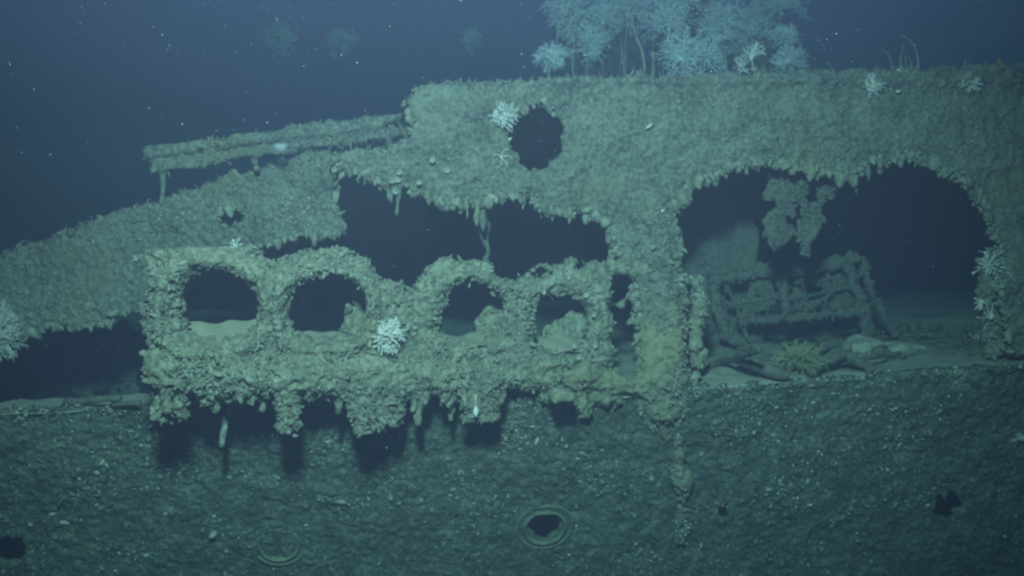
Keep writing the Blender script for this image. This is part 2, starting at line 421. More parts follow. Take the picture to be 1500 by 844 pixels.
# hanging rusticles below the openings (each one a part)
def rusticle(px, py, length_px, w_px, v, matl, parent, seed, lean=0.0):
    s = (8.0 + v) / FOC
    top = wall_at(np.array(px), np.array(py - 6), v); L = length_px * s; r = w_px * s * .5
    pts = [top, top + np.array([lean * L * .3, 0, -L * .35]), top + np.array([lean * L * .7, .01, -L * .7]), top + np.array([lean * L, 0.0, -L - .03])]
    V, F = tube(spline(pts, 10), np.interp(np.linspace(0, 1, 10), [0, .25, .6, .85, 1], [r * 1.15, r * .8, r, r * .75, r * .15]), 9, r * .55, seed)
    return mesh_obj('rusticle', V, F, matl, parent)
for k, (x, y, L, wd) in enumerate([(700,300,32,12),(768,285,25,8),(808,305,22,9),(836,310,20,7),(893,325,34,10),(640,288,16,12),(604,276,14,12),(566,268,12,14),
                                   (665,296,14,16),(735,288,12,12),(860,312,18,13),(1040,255,16,12),(1085,240,16,14),(1160,240,18,12),(1190,242,26,16),(1232,255,22,16),(1320,232,16,10),(1010,280,18,10)]):
    rusticle(x, y, L, wd, WV + .01, M['bank'], wreck, k, random.uniform(-.15, .15))

rr_ = np.random.default_rng(55); ee = np.flatnonzero((wi['bo'][:, 2] < -.55) & (wi['bpx'][:, 1] > 225) & (wi['bpx'][:, 1] < 400))
for k, q in enumerate(rr_.choice(ee, 46, replace=False)):
    x, y = wi['bpx'][q]; rusticle(x, y, rr_.gamma(2, 6) + 8, rr_.uniform(5, 12), WV + rr_.uniform(-.03, .06), M['wall'] if k % 2 else M['bank'], wreck, 300 + k, rr_.uniform(-.2, .2))

# ---- sloping fallen plate on the left
slope = tag(empty('sloping_plate', at(np.array(240), np.array(500), 0.6)), 'long sagging plate sloping down past the window frames, ragged hole near its middle', 'steel plate')
SN = norm(np.array([-0.03, -1.0, 0.10])); SP = at(np.array(480), np.array(260), 0.20)
slope_poly = [(-140,425),(-60,396),(0,374),(60,351),(130,326),(240,291),(330,263),(400,241),(440,226),(478,220),(505,222),(496,255),(484,290),(496,316),(508,340),(480,341),(430,347),(385,360),(340,362),(300,368),(262,380),(236,425),(208,442),(182,446),(150,468),(112,476),(70,474),(30,492),(0,505),(-70,520),(-140,530)]
def slope_sdf(x, y): return np.maximum(poly_sdf(slope_poly, x, y), -ell(x, y, 336, 317, 22, 18))
def slope_disp(P, px, py):
    d = 0.03 * fbm(P, 2.0, 3, seed=21) + 0.018 * billow(P, 8, 3, seed=24) + (0.011 * fbm(P, 26, 3, .75, seed=29) + .008 * billow(P, 22, 2, seed=33)) * (.5 + clump(P, 1.5, 99, 1))
    return d - .09 * np.exp(-((px - 250) / 16) ** 2 - ((py - 349) / 11) ** 2)
so, si = plate('plating', slope_sdf, (-150, 200, 520, 540), 2.2, SP, SN, .06, slope_disp, M['wall'], slope, rag=(4, 26), rag2=(3.5, 9), edge_round=.03)
P1, N1 = pick(si, 3000)
bo = si['bo']; i = rng.choice(np.flatnonzero(bo[:, 2] < .1), 1100); Lf = rng.gamma(2.5, .011, 1100) + .010
i2 = rng.choice(np.flatnonzero(bo[:, 2] > .3), 500); Lh = rng.gamma(1.6, .010, 500) + .008
stuff('encrusting_growth', [lumps(P1, N1, rng.gamma(2.2, .0032, 3000) + .004, .6),
      fingers(si['bp'][i], bo[i] * .8 + DOWN * .5 + rng.normal(size=(1100, 3)) * .45 + si['toward'] * .3, Lf, Lf * rng.uniform(.2, .5, 1100)),
      fingers(si['bp'][i2], EW + rng.normal(size=(500, 3)) * .6, Lh, Lh * .08 + .002, .5)], M['growth'], slope)
rusticle(62, 484, 26, 22, 1.0, M['bank'], slope, 61); rusticle(34, 505, 14, 9, 1.0, M['bank'], slope, 62); rusticle(8, 505, 20, 12, 1.0, M['bank'], slope, 63)

# ---- detached girder above the sloping plate
gv = 0.55
ga, gb = loc(wall_at(np.array(212), np.array(232), gv)), loc(wall_at(np.array(625), np.array(176), gv))
girder = tag(empty('girder', W(ga)), 'overgrown girder jutting out over the sloping plate, free end held by thin strut', 'girder')
gd = norm(gb - ga); gside = norm(np.cross(gd, np.array([0, 0, 1.0]))); gup = np.cross(gside, gd); GL = np.linalg.norm(gb - ga)
if gside[1] > 0: gside = -gside
def g_sdf(p):
    q0 = p - np.array([GL / 2, 0, 0])
    top = boxs(q0, (0, -.02, .05), (GL / 2, .085, .06), .03)
    web = boxs(q0, (0, -.012, -.06), (GL / 2 - .03, .058, .085), .03)
    n = .022 * fbm(p, 6, 3, seed=41) + .014 * billow(p, 14, 2, seed=43)
    return smin(top, web, .09) + n + .015
def gw(V): return W(ga + V[:, :1] * gd + V[:, 1:2] * -gside + V[:, 2:3] * gup)
go, gi = nets_obj('beam', g_sdf, (-.12, -.25, -.28), (GL + .1, .2, .22), .017, M['wall'], girder, gw)
P1, N1 = pick(gi, 900); Lg = rng.gamma(1.8, .009, 900) + .006
stuff('encrusting_growth', [fingers(P1, N1 + rng.normal(size=(900, 3)) * .5, Lg, Lg * .14 + .002)], M['growth'], girder)
a = wall_at(np.array(238), np.array(246), gv); b = wall_at(np.array(236), np.array(292), gv)
V, F = tube(spline([a, a * .6 + b * .4 + [.01, 0, 0], b + [0, 0, -.05]], 9), np.linspace(.030, .018, 9), 8, .014, 4); mesh_obj('strut', V, F, M['wall'], girder)
for (x1, y1, x2, y2) in ((568, 190, 572, 222), (372, 232, 376, 248)):
    a = wall_at(np.array(x1), np.array(y1), gv - .02); b = wall_at(np.array(x2), np.array(y2), .3)
    V, F = tube(spline([a, (a + b) / 2, b], 7), .028, 8, .014, 5); mesh_obj('bracket', V, F, M['wall'], girder)

# ---- hull side below the deck edge, curving in under the ship
HN = norm(-EV * math.cos(R(25)) - EW * math.sin(R(25)))
hull_top = [(-160,606),(0,604),(120,602),(240,600),(400,596),(600,590),(760,583),(900,578),(1000,572),(1100,566),(1200,559),(1320,550),(1420,543),(1500,537),(1660,526)]
def hull_sdf(x, y):
    s = poly_sdf([(a, b - 1) for a, b in hull_top] + [(1660, 1000), (-160, 1000)], x, y)
    s = np.maximum(s, -ell(x, y, 798, 772, 26, 18))
    s = np.maximum(s, -ell(x, y, 10, 806, 28, 20))
    q = np.stack([x, y, x * 0], -1)
    s = np.maximum(s, -(ell(x, y, 1387, 741, 25, 19) + 6 * vnoise(q / 8, 3)))
    s = np.maximum(s, -(ell(x, y, 1062, 753, 7, 9) + 5 * vnoise(q / 5, 8)))
    return s
def hull_disp(P, px, py):
    d = 0.03 * fbm(P, 1.6, 3, seed=51) + 0.006 * billow(P, 7, 3, seed=54) + 0.011 * fbm(P, 24, 3, .8, seed=59) + .006 * billow(P, 22, 2, seed=63)
    ring = np.minimum(np.hypot((px - 798) / 46, (py - 772) / 33), np.hypot((px - 408) / 36, (py - 797) / 27))
    d = d * np.clip((ring - .75) * 3, .15, 1)
    k = np.clip((py - 640) / 60, 0, 1) * np.clip((790 - py) / 40, 0, 1)
    d = d + .035 * np.exp(-((px - 965) / 40) ** 2) * np.clip((660 - py) / 80, 0, 1)
    return d
ho, hi_ = plate('hull_side', hull_sdf, (-160, 520, 1660, 960), 2.3, ORG, HN, .06, hull_disp, M['hull'], wreck, rag=(2.2, 34), rag2=(2.6, 9))
clear = (np.hypot((hi_['fpx'][:, 0] - 798) / 44, (hi_['fpx'][:, 1] - 772) / 32) > .86) & (np.hypot((hi_['fpx'][:, 0] - 408) / 34, (hi_['fpx'][:, 1] - 797) / 25) > .3)
hw = np.where(clear, 1.0, 0)
P1, N1 = pick(hi_, 14000, hw); P2, N2 = pick(hi_, 3000, hw); L2 = rng.gamma(2.0, .007, 3000) + .006
stuff('encrusting_growth', [lumps(P1, N1, rng.gamma(1.3, .0044, 14000) + .003, .6),
      fingers(P2, N2 + rng.normal(size=(3000, 3)) * .6, L2, L2 * .3)], M['hullgrowth'], wreck)
e_ = np.flatnonzero((hi_['bo'][:, 2] > .3) & (hi_['bpx'][:, 1] < 640)); j = rng.choice(e_, 2600); Le = rng.gamma(2, .0042, 2600) + .003
stuff('edge_growth', [lumps(hi_['bp'][j[:1300]] + rng.normal(size=(1300, 3)) * .015, -EV + EW, Le[:1300] * .8, .7), fingers(hi_['bp'][j[1300:]] + rng.normal(size=(1300, 3)) * .015, -EV + EW * .6 + rng.normal(size=(1300, 3)) * .6, Le[1300:], Le[1300:] * .35)], M['hullgrowth'], wreck)
sel = np.hypot((hi_['fpx'][:, 0] - 970) / 34, (hi_['fpx'][:, 1] - 590) / 46) < 1
j = rng.choice(np.flatnonzero(sel), 700); L2 = rng.gamma(2.4, .006, 700) + .006
stuff('run_off_growth', [fingers(hi_['fc'][j], hi_['fn'][j] * .8 + DOWN * .8 + rng.normal(size=(700, 3)) * .4, L2, L2 * .45)], M['growth'], wreck)

# portholes
def porthole(cx, cy, rx, blind):
    c = plane_hit(np.array(cx), np.array(cy), ORG, HN); ex = EU; ey = norm(np.cross(HN, ex))
    s = np.linalg.norm(c - CAM) / FOC
    e = empty('porthole', c); e.parent = wreck; e.matrix_parent_inverse = Matrix.Translation(-wreck.location)
    def ring(r0, r1, h0, name):
        n = 48; V = []; F = []
        prof = [(r1, -.03), (r1, h0 * .6), (r1 - .012, h0), (r0 + .012, h0), (r0, h0 * .5), (r0, -.05)]
        for k in range(n):
            a = 2 * math.pi * k / n
            jit = 1 + .02 * math.sin(a * 3 + cx) + .012 * math.sin(a * 7)
            for r, h in prof: V.append(c + (ex * math.cos(a) + ey * math.sin(a)) * r * jit + HN * (h + (-.022 * (ey[2] * math.sin(a)) - .012 if blind else -.006 * ey[2] * math.sin(a)) + .006 * math.sin(5 * a + cx)))
        m = len(prof)
        for k in range(n):
            for q in range(m - 1): F.append((k * m + q, ((k + 1) % n) * m + q, ((k + 1) % n) * m + q + 1, k * m + q + 1))
        o = mesh_obj(name, np.array(V), np.array(F), M['brass'], e); return o
    ring(rx * s, rx * s + .030, .034, 'rim'); ring(rx * s + .075, rx * s + .10, .012, 'outer_flange')
    if blind:
        n = 40; V = [c + HN * .008]; F = []
        for rr in (.5, 1.02):
            for k in range(n):
                a = 2 * math.pi * k / n; V.append(c + (ex * math.cos(a) + ey * math.sin(a)) * rx * s * rr + HN * (.008 + .012 * math.sin(5 * a + rr)))
        for k in range(n):
            F.append((0, 1 + k, 1 + (k + 1) % n)); a, b = 1 + k, 1 + (k + 1) % n; F += [(a, a + n, b + n), (a, b + n, b)]
        mesh_obj('blanking_plate', np.array(V), np.array(F), M['hull'], e)
        o = wreck
    return e
porthole(798, 772, 27, False)
porthole(408, 797, 25, True)

# deck (floor behind the edge), upper deck, inner bulkheads
_hx = np.array([p[0] for p in hull_top], float); _hy = np.array([p[1] for p in hull_top], float)
_su = loc(wall_at(_hx, 603 - .04 * _hx, 0.0))[:, 0]; _sg = -(_hy - (603 - .04 * _hx)) * .006
def sag(u): return np.interp(u, _su, _sg)
def deck_grid(u0, u1, v0, v1, st):
    U, Vv = np.meshgrid(np.arange(u0, u1, st), np.arange(v0, v1, st)); q = np.stack([U, Vv, U * 0], -1)
    z = .02 + .025 * fbm(q, 1.4, 3, seed=71) + .012 * fbm(q, 6, 2, seed=75) + .05 * np.clip(Vv - .5, 0, 1.5) * (fbm(q, .9, 2, seed=78) + .3)
    z = z - .03 * np.exp(-Vv / .05) + sag(U) * np.exp(-np.clip(Vv, 0, 9) / 2.5) - .012
    V2 = Vv
    P = W(np.stack([U, V2, z], -1).reshape(-1, 3)); ny, nx = U.shape; idx = np.arange(ny * nx).reshape(ny, nx)
    Q = np.stack([idx[:-1,:-1], idx[:-1,1:], idx[1:,1:], idx[1:,:-1]], -1).reshape(-1, 4)
    ce = np.stack([U, Vv], -1).reshape(-1, 2)[Q].mean(1); dark_cut = (ce[:, 0] < -2.55 + .2 * vnoise(np.c_[ce * 3, ce[:, :1] * 0], 5)) & (ce[:, 1] > .40 + .22 * fbm(np.c_[ce * 2.2, ce[:, :1] * 0], 1, 3, seed=6)) & (ce[:, 1] < 5)  # invented gap in the deck, added to keep the left cavity dark
    return P, Q[~dark_cut]
P, Q = deck_grid(-9.5, 9.5, .01, 7.4, .045)
dko = mesh_obj('deck', P, Q, M['deck'], wreck)
def slab(name, u0, u1, v0, v1, w0, w1, matl, parent, tilt=0):
    V = W(np.array([(u, v, w_) for w_ in (w0, w1) for v in (v0, v1) for u in (u0, u1)]))
    return mesh_obj(name, V, [(0,2,3,1),(4,5,7,6),(0,1,5,4),(2,6,7,3),(0,4,6,2),(1,3,7,5)], matl, parent, smooth=False)
topw = uw(np.array(760.), np.array(124.), WV)[1]
ul = uw(np.array(612.), np.array(130.), WV)[0]
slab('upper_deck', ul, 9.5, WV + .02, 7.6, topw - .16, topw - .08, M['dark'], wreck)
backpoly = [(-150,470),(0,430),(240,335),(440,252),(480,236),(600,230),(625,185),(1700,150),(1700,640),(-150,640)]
plate('inner_bulkhead', lambda x, y: poly_sdf(backpoly, x, y), (-160, 140, 1710, 650), 14, ORG + EV * 7.4, EV, .06, lambda P, x, y: .06 * fbm(P, 1.5, 3), M['void'], wreck)  # backs the openings, shade put into its near-black colour
slab('lower_bulkhead', -9.5, 9.5, 2.6, 2.66, -4.0, -.23, M['void'], wreck)  # near-black sheet, painted as the darkness behind the hull holes
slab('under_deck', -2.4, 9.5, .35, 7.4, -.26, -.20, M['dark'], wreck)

# ================================================================== COLLAPSED WINDOW FRONT
bu0 = uw(np.array(230.), np.array(480.), -.75)[0]; bu1 = uw(np.array(890.), np.array(480.), -.12)[0]
bsl = (-.01 + .78) / (bu1 - bu0)                     # the front stands clear of the hull at one end and meets the ship at the other
def bvu(u): return -.78 + bsl * (u - bu0)
BN = norm(EV - bsl * EU); BP = W((bu0, -.78, 0)); BV = 0.0
def bank_at(px, py, off=0.0): return plane_hit(np.asarray(px, float), np.asarray(py, float), BP + BN * off, BN)
def bankW(V): V = np.array(V, float); V[..., 1] += bvu(V[..., 0]); return W(V)
bank = tag(empty('window_front', bank_at(500, 590)), 'thickly encrusted deckhouse front with four arched window openings, leaning out over the hull', 'deckhouse wall')
def S(px, py): q = loc(bank_at(px, py)); return q[..., [0, 2]]
pxm = 7.5 / FOC
wins = [(319, 446, 58, 55), (481, 450, 57, 50), (690, 458, 54, 49), (818, 468, 52, 52)]
outl = [(220,378),(236,360),(285,352),(335,351),(370,364),(388,388),(405,392),(422,378),(455,366),(502,366),(540,381),(556,408),(575,418),(605,416),(622,404),(642,388),(680,380),(714,383),(740,400),(754,408),(772,399),(800,391),(838,387),(872,384),(888,400),(890,450),(888,520),(870,540),(800,548),(700,556),(560,560),(240,560),(225,520),(228,450)]
outw_ = S(*np.array(outl).T)
def bank_sdf(p):
    a, d, h = p[..., 0], p[..., 1] - BV, p[..., 2]
    s2 = poly_sdf(outw_, a, h)
    wmin = np.full(a.shape, 9.0)
    for (cx, cy, rx, ry) in wins:
        c = S(cx, cy); x_ = (a - c[0]) / (rx * pxm); y_ = (h - c[1]) / (ry * pxm)
        e = (np.where(y_ > 0, np.sqrt(x_**2 + y_**2), (np.abs(x_)**3 + np.abs(y_)**3) ** (1/3)) - 1) * rx * pxm
        wmin = np.minimum(wmin, e)
    s2 = np.maximum(s2, -wmin)
    for nx_, ny_, nr_ in ((792, 398, 15), (846, 388, 11), (734, 398, 12), (600, 412, 16)):      # broken notches in the crown
        c = S(nx_, ny_); s2 = np.maximum(s2, nr_ * pxm - np.hypot(a - c[0], h - c[1]))
    s2 = s2 + (1 - np.clip((S(640, 450)[0] - a) / .25, 0, 1)) * .035 * fbm(p * np.array([1, 0, 1.]), 7, 2, seed=83)
    ringt = np.exp(-((wmin - .05) / .06) ** 2)
    wf = np.clip((S(640, 450)[0] - a) / .25, 0, 1)                # the far half is thinner and more broken
    t = .075 + .035 * wf + (.03 + .04 * wf) * ringt
    dd = np.abs(d + .03 * ringt) - t
    k = .06; s = np.maximum(s2, dd); 
    s = np.where((s2 > -k) & (dd > -k), np.sqrt(np.maximum(s2 + k, 0)**2 + np.maximum(dd + k, 0)**2) - k, s)
    # heavy lower band
    def C(px1, py1, px2, py2, r1, r2, d1=-.05, d2=-.05):
        A = S(px1, py1); B = S(px2, py2); return cap(p, (A[0], BV + d1, A[1]), (B[0], BV + d2, B[1]), r1, r2)
    band = C(252, 538, 440, 540, .17, .17)
    for arg in ((440,540,600,545,.17,.16), (600,543,700,548,.15,.10), (700,548,850,550,.10,.055)): band = smin(band, C(*arg), .05)
    s = smin(s, band, .06)
    for (x, y, L, r) in ((250,560,30,.07),(268,560,44,.062),(304,560,18,.055),(338,556,14,.05),(378,556,10,.06),(417,555,66,.075),(448,560,8,.06),(500,560,8,.07),(535,560,66,.12),(556,560,46,.10),(578,560,52,.05),(700,565,50,.10),(715,565,70,.085),(655,560,14,.06),(690,575,40,.07)):
        s = smin(s, C(x, y, x + random.Random(x).uniform(-4, 4), y + L, r, r * .62, -.07, -.07), .05)
    # boss between first two windows and knobs along the crown
    s = smin(s, C(410,400,405,520,.09,.09,-.03,-.03), .05); s = smin(s, C(245,390,238,540,.085,.10,-.02,-.02), .05)
    s = smin(s, C(876,394,878,530,.05,.065,-.05,-.04), .04); s = smin(s, C(752,425,752,520,.05,.075), .05)
    s = smin(s, C(560,460,618,470,.12,.12,.08,.08), .05)
    # return of the wall at its left end
    A = S(228, 470); s = smin(s, boxs(p, (A[0] + .02, BV + .38, A[1] - .22), (.05, .40, .52), .04), .05)
    n = .036 * fbm(p, 3.5, 2, seed=81) + .024 * billow(p, 9.5, 3, seed=85) + .020 * fbm(p, 23, 3, .7, seed=88) + .013 * billow(p, 20, 1, seed=91)
    return s - n + .01
lo = S(205, 660); hi = S(905, 345)
bo_, bi = nets_obj('window_wall', bank_sdf, (lo[0], BV - .36, lo[1]), (hi[0], BV + .85, hi[1]), .0125, M['bank'], bank, bankW)
n = 15000; P1, N1 = pick(bi, n); L1 = rng.gamma(2.2, .0058, n) + .005
P2, N2 = pick(bi, 2400, None, False)
stuff('encrusting_growth', [fingers(P1, N1 + DOWN * .35 + rng.normal(size=(n, 3)) * .45, L1, L1 * rng.uniform(.22, .5, n)), lumps(P2, N2, rng.gamma(2.0, .004, 2400) + .003, .8)], M['growth'], bank)
rr_ = np.random.default_rng(56)
for k in range(34):
    x = rr_.uniform(236, 745); y = 572 + rr_.uniform(-6, 10); Lr = rr_.gamma(2, 7) + 10; r = rr_.uniform(.018, .042)
    top = bank_at(x, y - 8, -.05 + rr_.uniform(-.08, .12)); Lw = Lr * pxm
    pts = [top, top + np.array([rr_.uniform(-.02, .02), 0, -Lw * .4]), top + np.array([rr_.uniform(-.03, .03), 0, -Lw])]
    V, F = tube(spline(pts, 14), np.interp(np.linspace(0, 1, 14), [0, .3, .65, .9, 1], [r * 1.3, r * .8, r * 1.05, r * .7, r * .2]), 10, r * .7, 400 + k); mesh_obj('rusticle', V, F, M['bank'], bank)
# sediment lying in the window openings
for (cx, cy, rx, ry), (yb, yf) in zip(wins, ((458, 496), (478, 496), (478, 497), (482, 505))):
    c = S(cx, cy); f0 = S(cx, yf); b0 = S(cx, yb); nU, nV = 18, 12; V = []
    for q in range(nV + 1):
        t = q / nV
        for k in range(nU + 1):
            s_ = k / nU * 2 - 1
            V.append((c[0] + s_ * rx * pxm * 1.12, BV - .12 + .46 * t, f0[1] - .05 + (b0[1] + .03 - f0[1] - .06) * t + .03 * math.sin(3 * s_ + cx) * t - .05 * abs(s_) * t + .01 * math.sin(9 * s_ + 7 * t)))
    F = [(q * (nU + 1) + k, q * (nU + 1) + k + 1, (q + 1) * (nU + 1) + k + 1, (q + 1) * (nU + 1) + k) for q in range(nV) for k in range(nU)]
    mesh_obj('sediment', bankW(np.array(V)), F, M['sand'], bank)
# brackets tying the front back to the ship
wl = [bank_at(870, 398, -.02), wall_at(np.array(905.), np.array(392.), .08), wall_at(np.array(945.), np.array(396.), WV)]
V, F = tube(spline(wl, 30), .052, 14, .05, 77); mesh_obj('lintel', V, F, M['bank'], bank)
wl = [bank_at(872, 440, 0.), wall_at(np.array(905.), np.array(446.), .10), wall_at(np.array(925.), np.array(430.), WV)]
V, F = tube(spline(wl, 24), .026, 12, .03, 78); mesh_obj('stay', V, F, M['bank'], bank)
for (x, y) in ((385, 400), (600, 430), (885, 405)):
    a = bank_at(x, y, .05); b = wall_at(np.array(x + 12), np.array(y + 4), WV + .4)
    V, F = tube(spline([a, (a + b) / 2 + [0, 0, -.02], b], 12), .045, 9, .03, x); mesh_obj('tie_beam', V, F, M['bank'], bank)

# ================================================================== INSIDE THE OPENINGS
def wpoly_plate(name, poly, v, matl, parent, holes=(), step=3, thick=.05, amp=1.0, rag=(3, 18)):
    xs = [p[0] for p in poly]; ys = [p[1] for p in poly]
    def f(x, y):
        s = poly_sdf(poly, x, y)
        for hx, hy, rx, ry in holes: s = np.maximum(s, -ell(x, y, hx, hy, rx, ry))
        return s
    return plate(name, f, (min(xs) - 12, min(ys) - 12, max(xs) + 12, max(ys) + 12), step, ORG + EV * v, EV, thick,
                 lambda P, x, y: amp * (.03 * fbm(P, 3, 3, seed=101) + .018 * billow(P, 9, 2, seed=104) + .01 * fbm(P, 26, 2, seed=107)), matl, parent, rag=rag, rag2=(3, 8))
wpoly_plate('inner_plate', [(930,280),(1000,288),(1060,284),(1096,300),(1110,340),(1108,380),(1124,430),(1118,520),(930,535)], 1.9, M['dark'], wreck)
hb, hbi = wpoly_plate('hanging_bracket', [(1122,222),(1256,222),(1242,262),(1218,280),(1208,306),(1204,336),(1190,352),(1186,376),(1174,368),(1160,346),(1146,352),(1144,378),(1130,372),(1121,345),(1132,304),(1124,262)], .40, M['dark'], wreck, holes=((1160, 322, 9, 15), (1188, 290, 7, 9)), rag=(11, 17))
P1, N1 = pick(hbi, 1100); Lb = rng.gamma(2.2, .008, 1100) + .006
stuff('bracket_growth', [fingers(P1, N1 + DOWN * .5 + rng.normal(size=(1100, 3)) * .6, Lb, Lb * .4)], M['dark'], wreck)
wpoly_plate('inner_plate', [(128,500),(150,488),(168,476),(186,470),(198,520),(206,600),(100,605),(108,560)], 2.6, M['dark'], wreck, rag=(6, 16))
def wtube(name, pts, v, r, matl, parent, n=16, nz=.02, seed=0, sides=14):
    n = n * 2; nz = nz * 1.3
    Q = [wall_at(np.array(float(x)), np.array(float(y)), v + (q[0] if q else 0)) for x, y, *q in pts]
    V, F = tube(spline(Q, n), r, sides, nz, seed); return mesh_obj(name, V, F, matl, parent)
wtube('hanging_strand', [(708,296),(706,335),(713,362),(712,408)], .5, np.interp(np.linspace(0, 1, 32), [0, .3, .6, 1], [.05, .07, .025, .018]), M['dark'], wreck, nz=.02)
o = wtube('thin_column', [(1018,408),(1024,450),(1018,490),(1024,535)], .28, np.interp(np.linspace(0, 1, 44), [0, .3, .6, 1], [.045, .06, .075, .06]), M['bank'], wreck, n=22, nz=.035, seed=3)
o = wtube('thin_column', [(1448,395),(1444,430),(1452,470),(1456,516)], .30, np.interp(np.linspace(0, 1, 44), [0, .3, .6, 1], [.06, .07, .06, .085]), M['bank'], wreck, n=22, nz=.04, seed=6)
def col_growth(pts, v, n, rad):
    Q = spline([wall_at(np.array(float(x)), np.array(float(y)), v) for x, y in pts], 60); k = rng.integers(0, 60, n)
    d = norm(rng.normal(size=(n, 3)) * [1, 1, .5]); L = rng.gamma(2.2, .010, n) + .01
    stuff('column_growth', [fingers(Q[k] + d * rad, d + DOWN * .6, L, L * .42), lumps(Q[k] + d * rad * .9, d, L * .7, .9)], M['growth'], wreck)
col_growth([(1018,408),(1024,450),(1018,490),(1024,535)], .28, 260, .05)
col_growth([(1448,395),(1444,430),(1452,470),(1456,516)], .30, 320, .06)

# growth-covered foot of the pillar flowing over the deck edge, and the ridge running down the hull
def hull_pt(px, py, off=0.0): return loc(plane_hit(np.array(float(px)), np.array(float(py)), ORG - HN * 0 + HN * off, HN))
def foot_sdf(p):
    A = loc(wall_at(np.array(966.), np.array(425.), WV - .01)); B = loc(wall_at(np.array(968.), np.array(560.), WV - .10)); C_ = hull_pt(968, 600, .0); D_ = hull_pt(975, 640, -.02)
    q = lambda z, dx: z + np.array([dx, 0, 0])
    s_ = 9.0
    for dx in (-.10, 0, .10):
        s_ = smin(s_, cap(p, q(A, dx), q(B, dx * 1.15), .05, .11), .06) if not np.isscalar(s_) else cap(p, q(A, dx), q(B, dx * 1.15), .05, .11)
        s_ = smin(s_, cap(p, q(B, dx * 1.15), q(C_, dx * .9), .10, .08), .06)
    s_ = smin(s_, cap(p, C_, D_, .10, .05), .06)
    m0, m1, m2 = loc(bank_at(752, 556, .02)), loc(bank_at(850, 548, -.02)), hull_pt(935, 566, .0)
    s_ = smin(s_, smin(cap(p, m0, m1, .07, .12), cap(p, m1, m2, .12, .09), .06), .06)
    s_ = smin(s_, cap(p, loc(bank_at(800, 575, .08)), hull_pt(900, 578, .01), .08, .08), .06)
    s_ = smin(s_, cap(p, loc(bank_at(846, 575, .0)), loc(bank_at(858, 606, .02)), .07, .045), .05)
    return s_ - .03 * fbm(p, 5, 3, seed=301) - .020 * billow(p, 14, 2, seed=305) - .014 * fbm(p, 26, 2, .7, seed=309) + .015
lo = hull_pt(735, 660); hi = loc(wall_at(np.array(1012.), np.array(400.), WV))
fo, fi = nets_obj('pillar_foot', foot_sdf, (lo[0], -.42, lo[2] - .05), (hi[0] + .1, WV + .08, hi[2]), .015, M['ochre'], wreck)
P1, N1 = pick(fi, 1500); Lq = rng.gamma(2.2, .006, 1500) + .006
stuff('pillar_foot_growth', [fingers(P1, N1 + DOWN * .5 + rng.normal(size=(1500, 3)) * .5, Lq, Lq * .4)], M['growth'], wreck)
def ridge_sdf(p):
    A, B, C_ = hull_pt(985, 622, .02), hull_pt(999, 700, .03), hull_pt(997, 792, .015)
    s_ = smin(cap(p, A, B, .06, .10), cap(p, B, C_, .10, .035), .05)
    return s_ - .03 * fbm(p, 5, 3, seed=321) - .02 * billow(p, 12, 2, seed=325) - .012 * fbm(p, 26, 2, .7, seed=329) + .02
lo = hull_pt(960, 815); hi = hull_pt(1036, 600)
ro, ri = nets_obj('hull_ridge', ridge_sdf, (lo[0], min(lo[1], hi[1]) - .2, lo[2]), (hi[0], max(lo[1], hi[1]) + .2, hi[2]), .014, M['bank'], wreck)
P1, N1 = pick(ri, 700); Lq = rng.gamma(2.2, .005, 700) + .005
stuff('ridge_growth', [fingers(P1, N1 + DOWN * .5 + rng.normal(size=(700, 3)) * .5, Lq, Lq * .4)], M['hullgrowth'], wreck)
def bank_backing(poly, off):
    xs = [p[0] for p in poly]; ys = [p[1] for p in poly]
    o, i = plate('backing_plate', lambda x, y: poly_sdf(poly, x, y), (min(xs) - 12, min(ys) - 12, max(xs) + 12, max(ys) + 12), 2.5, BP + BN * off, BN, .05,
          lambda P, x, y: .04 * fbm(P, 4, 3, seed=131) + .02 * billow(P, 12, 2, seed=134), M['bank'], bank, rag=(7, 20), rag2=(4, 8))
    P1, N1 = pick(i, 250); L = rng.gamma(2.2, .007, 250) + .006; stuff('backing_growth', [fingers(P1, N1 + rng.normal(size=(250, 3)) * .5, L, L * .4)], M['growth'], bank)
bank_backing([(712,455),(728,440),(770,430),(770,520),(700,520),(702,480)], .30)
bank_backing([(822,468),(840,452),(858,446),(890,440),(890,525),(790,525),(796,492)], .24)
bank_backing([(505,455),(530,440),(560,440),(560,520),(495,520)], .36)

# collapsed lattice frame standing on the deck inside
lat = tag(empty('lattice_frame', floor_at(np.array(1165.), np.array(505.))), 'collapsed frame of bent rails, curved posts and torn panels inside the wide opening', 'metal frame')
fv = 1.5
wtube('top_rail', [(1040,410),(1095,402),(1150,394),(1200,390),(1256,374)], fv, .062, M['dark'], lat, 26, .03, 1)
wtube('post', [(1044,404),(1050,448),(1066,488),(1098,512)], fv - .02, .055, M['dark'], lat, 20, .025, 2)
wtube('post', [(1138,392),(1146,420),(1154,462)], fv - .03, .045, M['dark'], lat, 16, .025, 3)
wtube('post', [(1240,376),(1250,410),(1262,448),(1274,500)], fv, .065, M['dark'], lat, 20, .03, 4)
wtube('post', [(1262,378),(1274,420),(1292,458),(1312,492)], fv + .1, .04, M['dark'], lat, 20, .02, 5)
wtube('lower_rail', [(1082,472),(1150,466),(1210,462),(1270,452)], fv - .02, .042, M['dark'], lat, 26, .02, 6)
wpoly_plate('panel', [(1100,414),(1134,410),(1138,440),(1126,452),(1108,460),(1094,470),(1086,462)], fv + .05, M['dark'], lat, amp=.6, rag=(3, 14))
wpoly_plate('panel', [(1152,398),(1246,388),(1258,440),(1240,458),(1210,440),(1190,458),(1162,450)], fv + .14, M['dark'], lat, holes=((1200, 424, 14, 8),), rag=(9, 20))
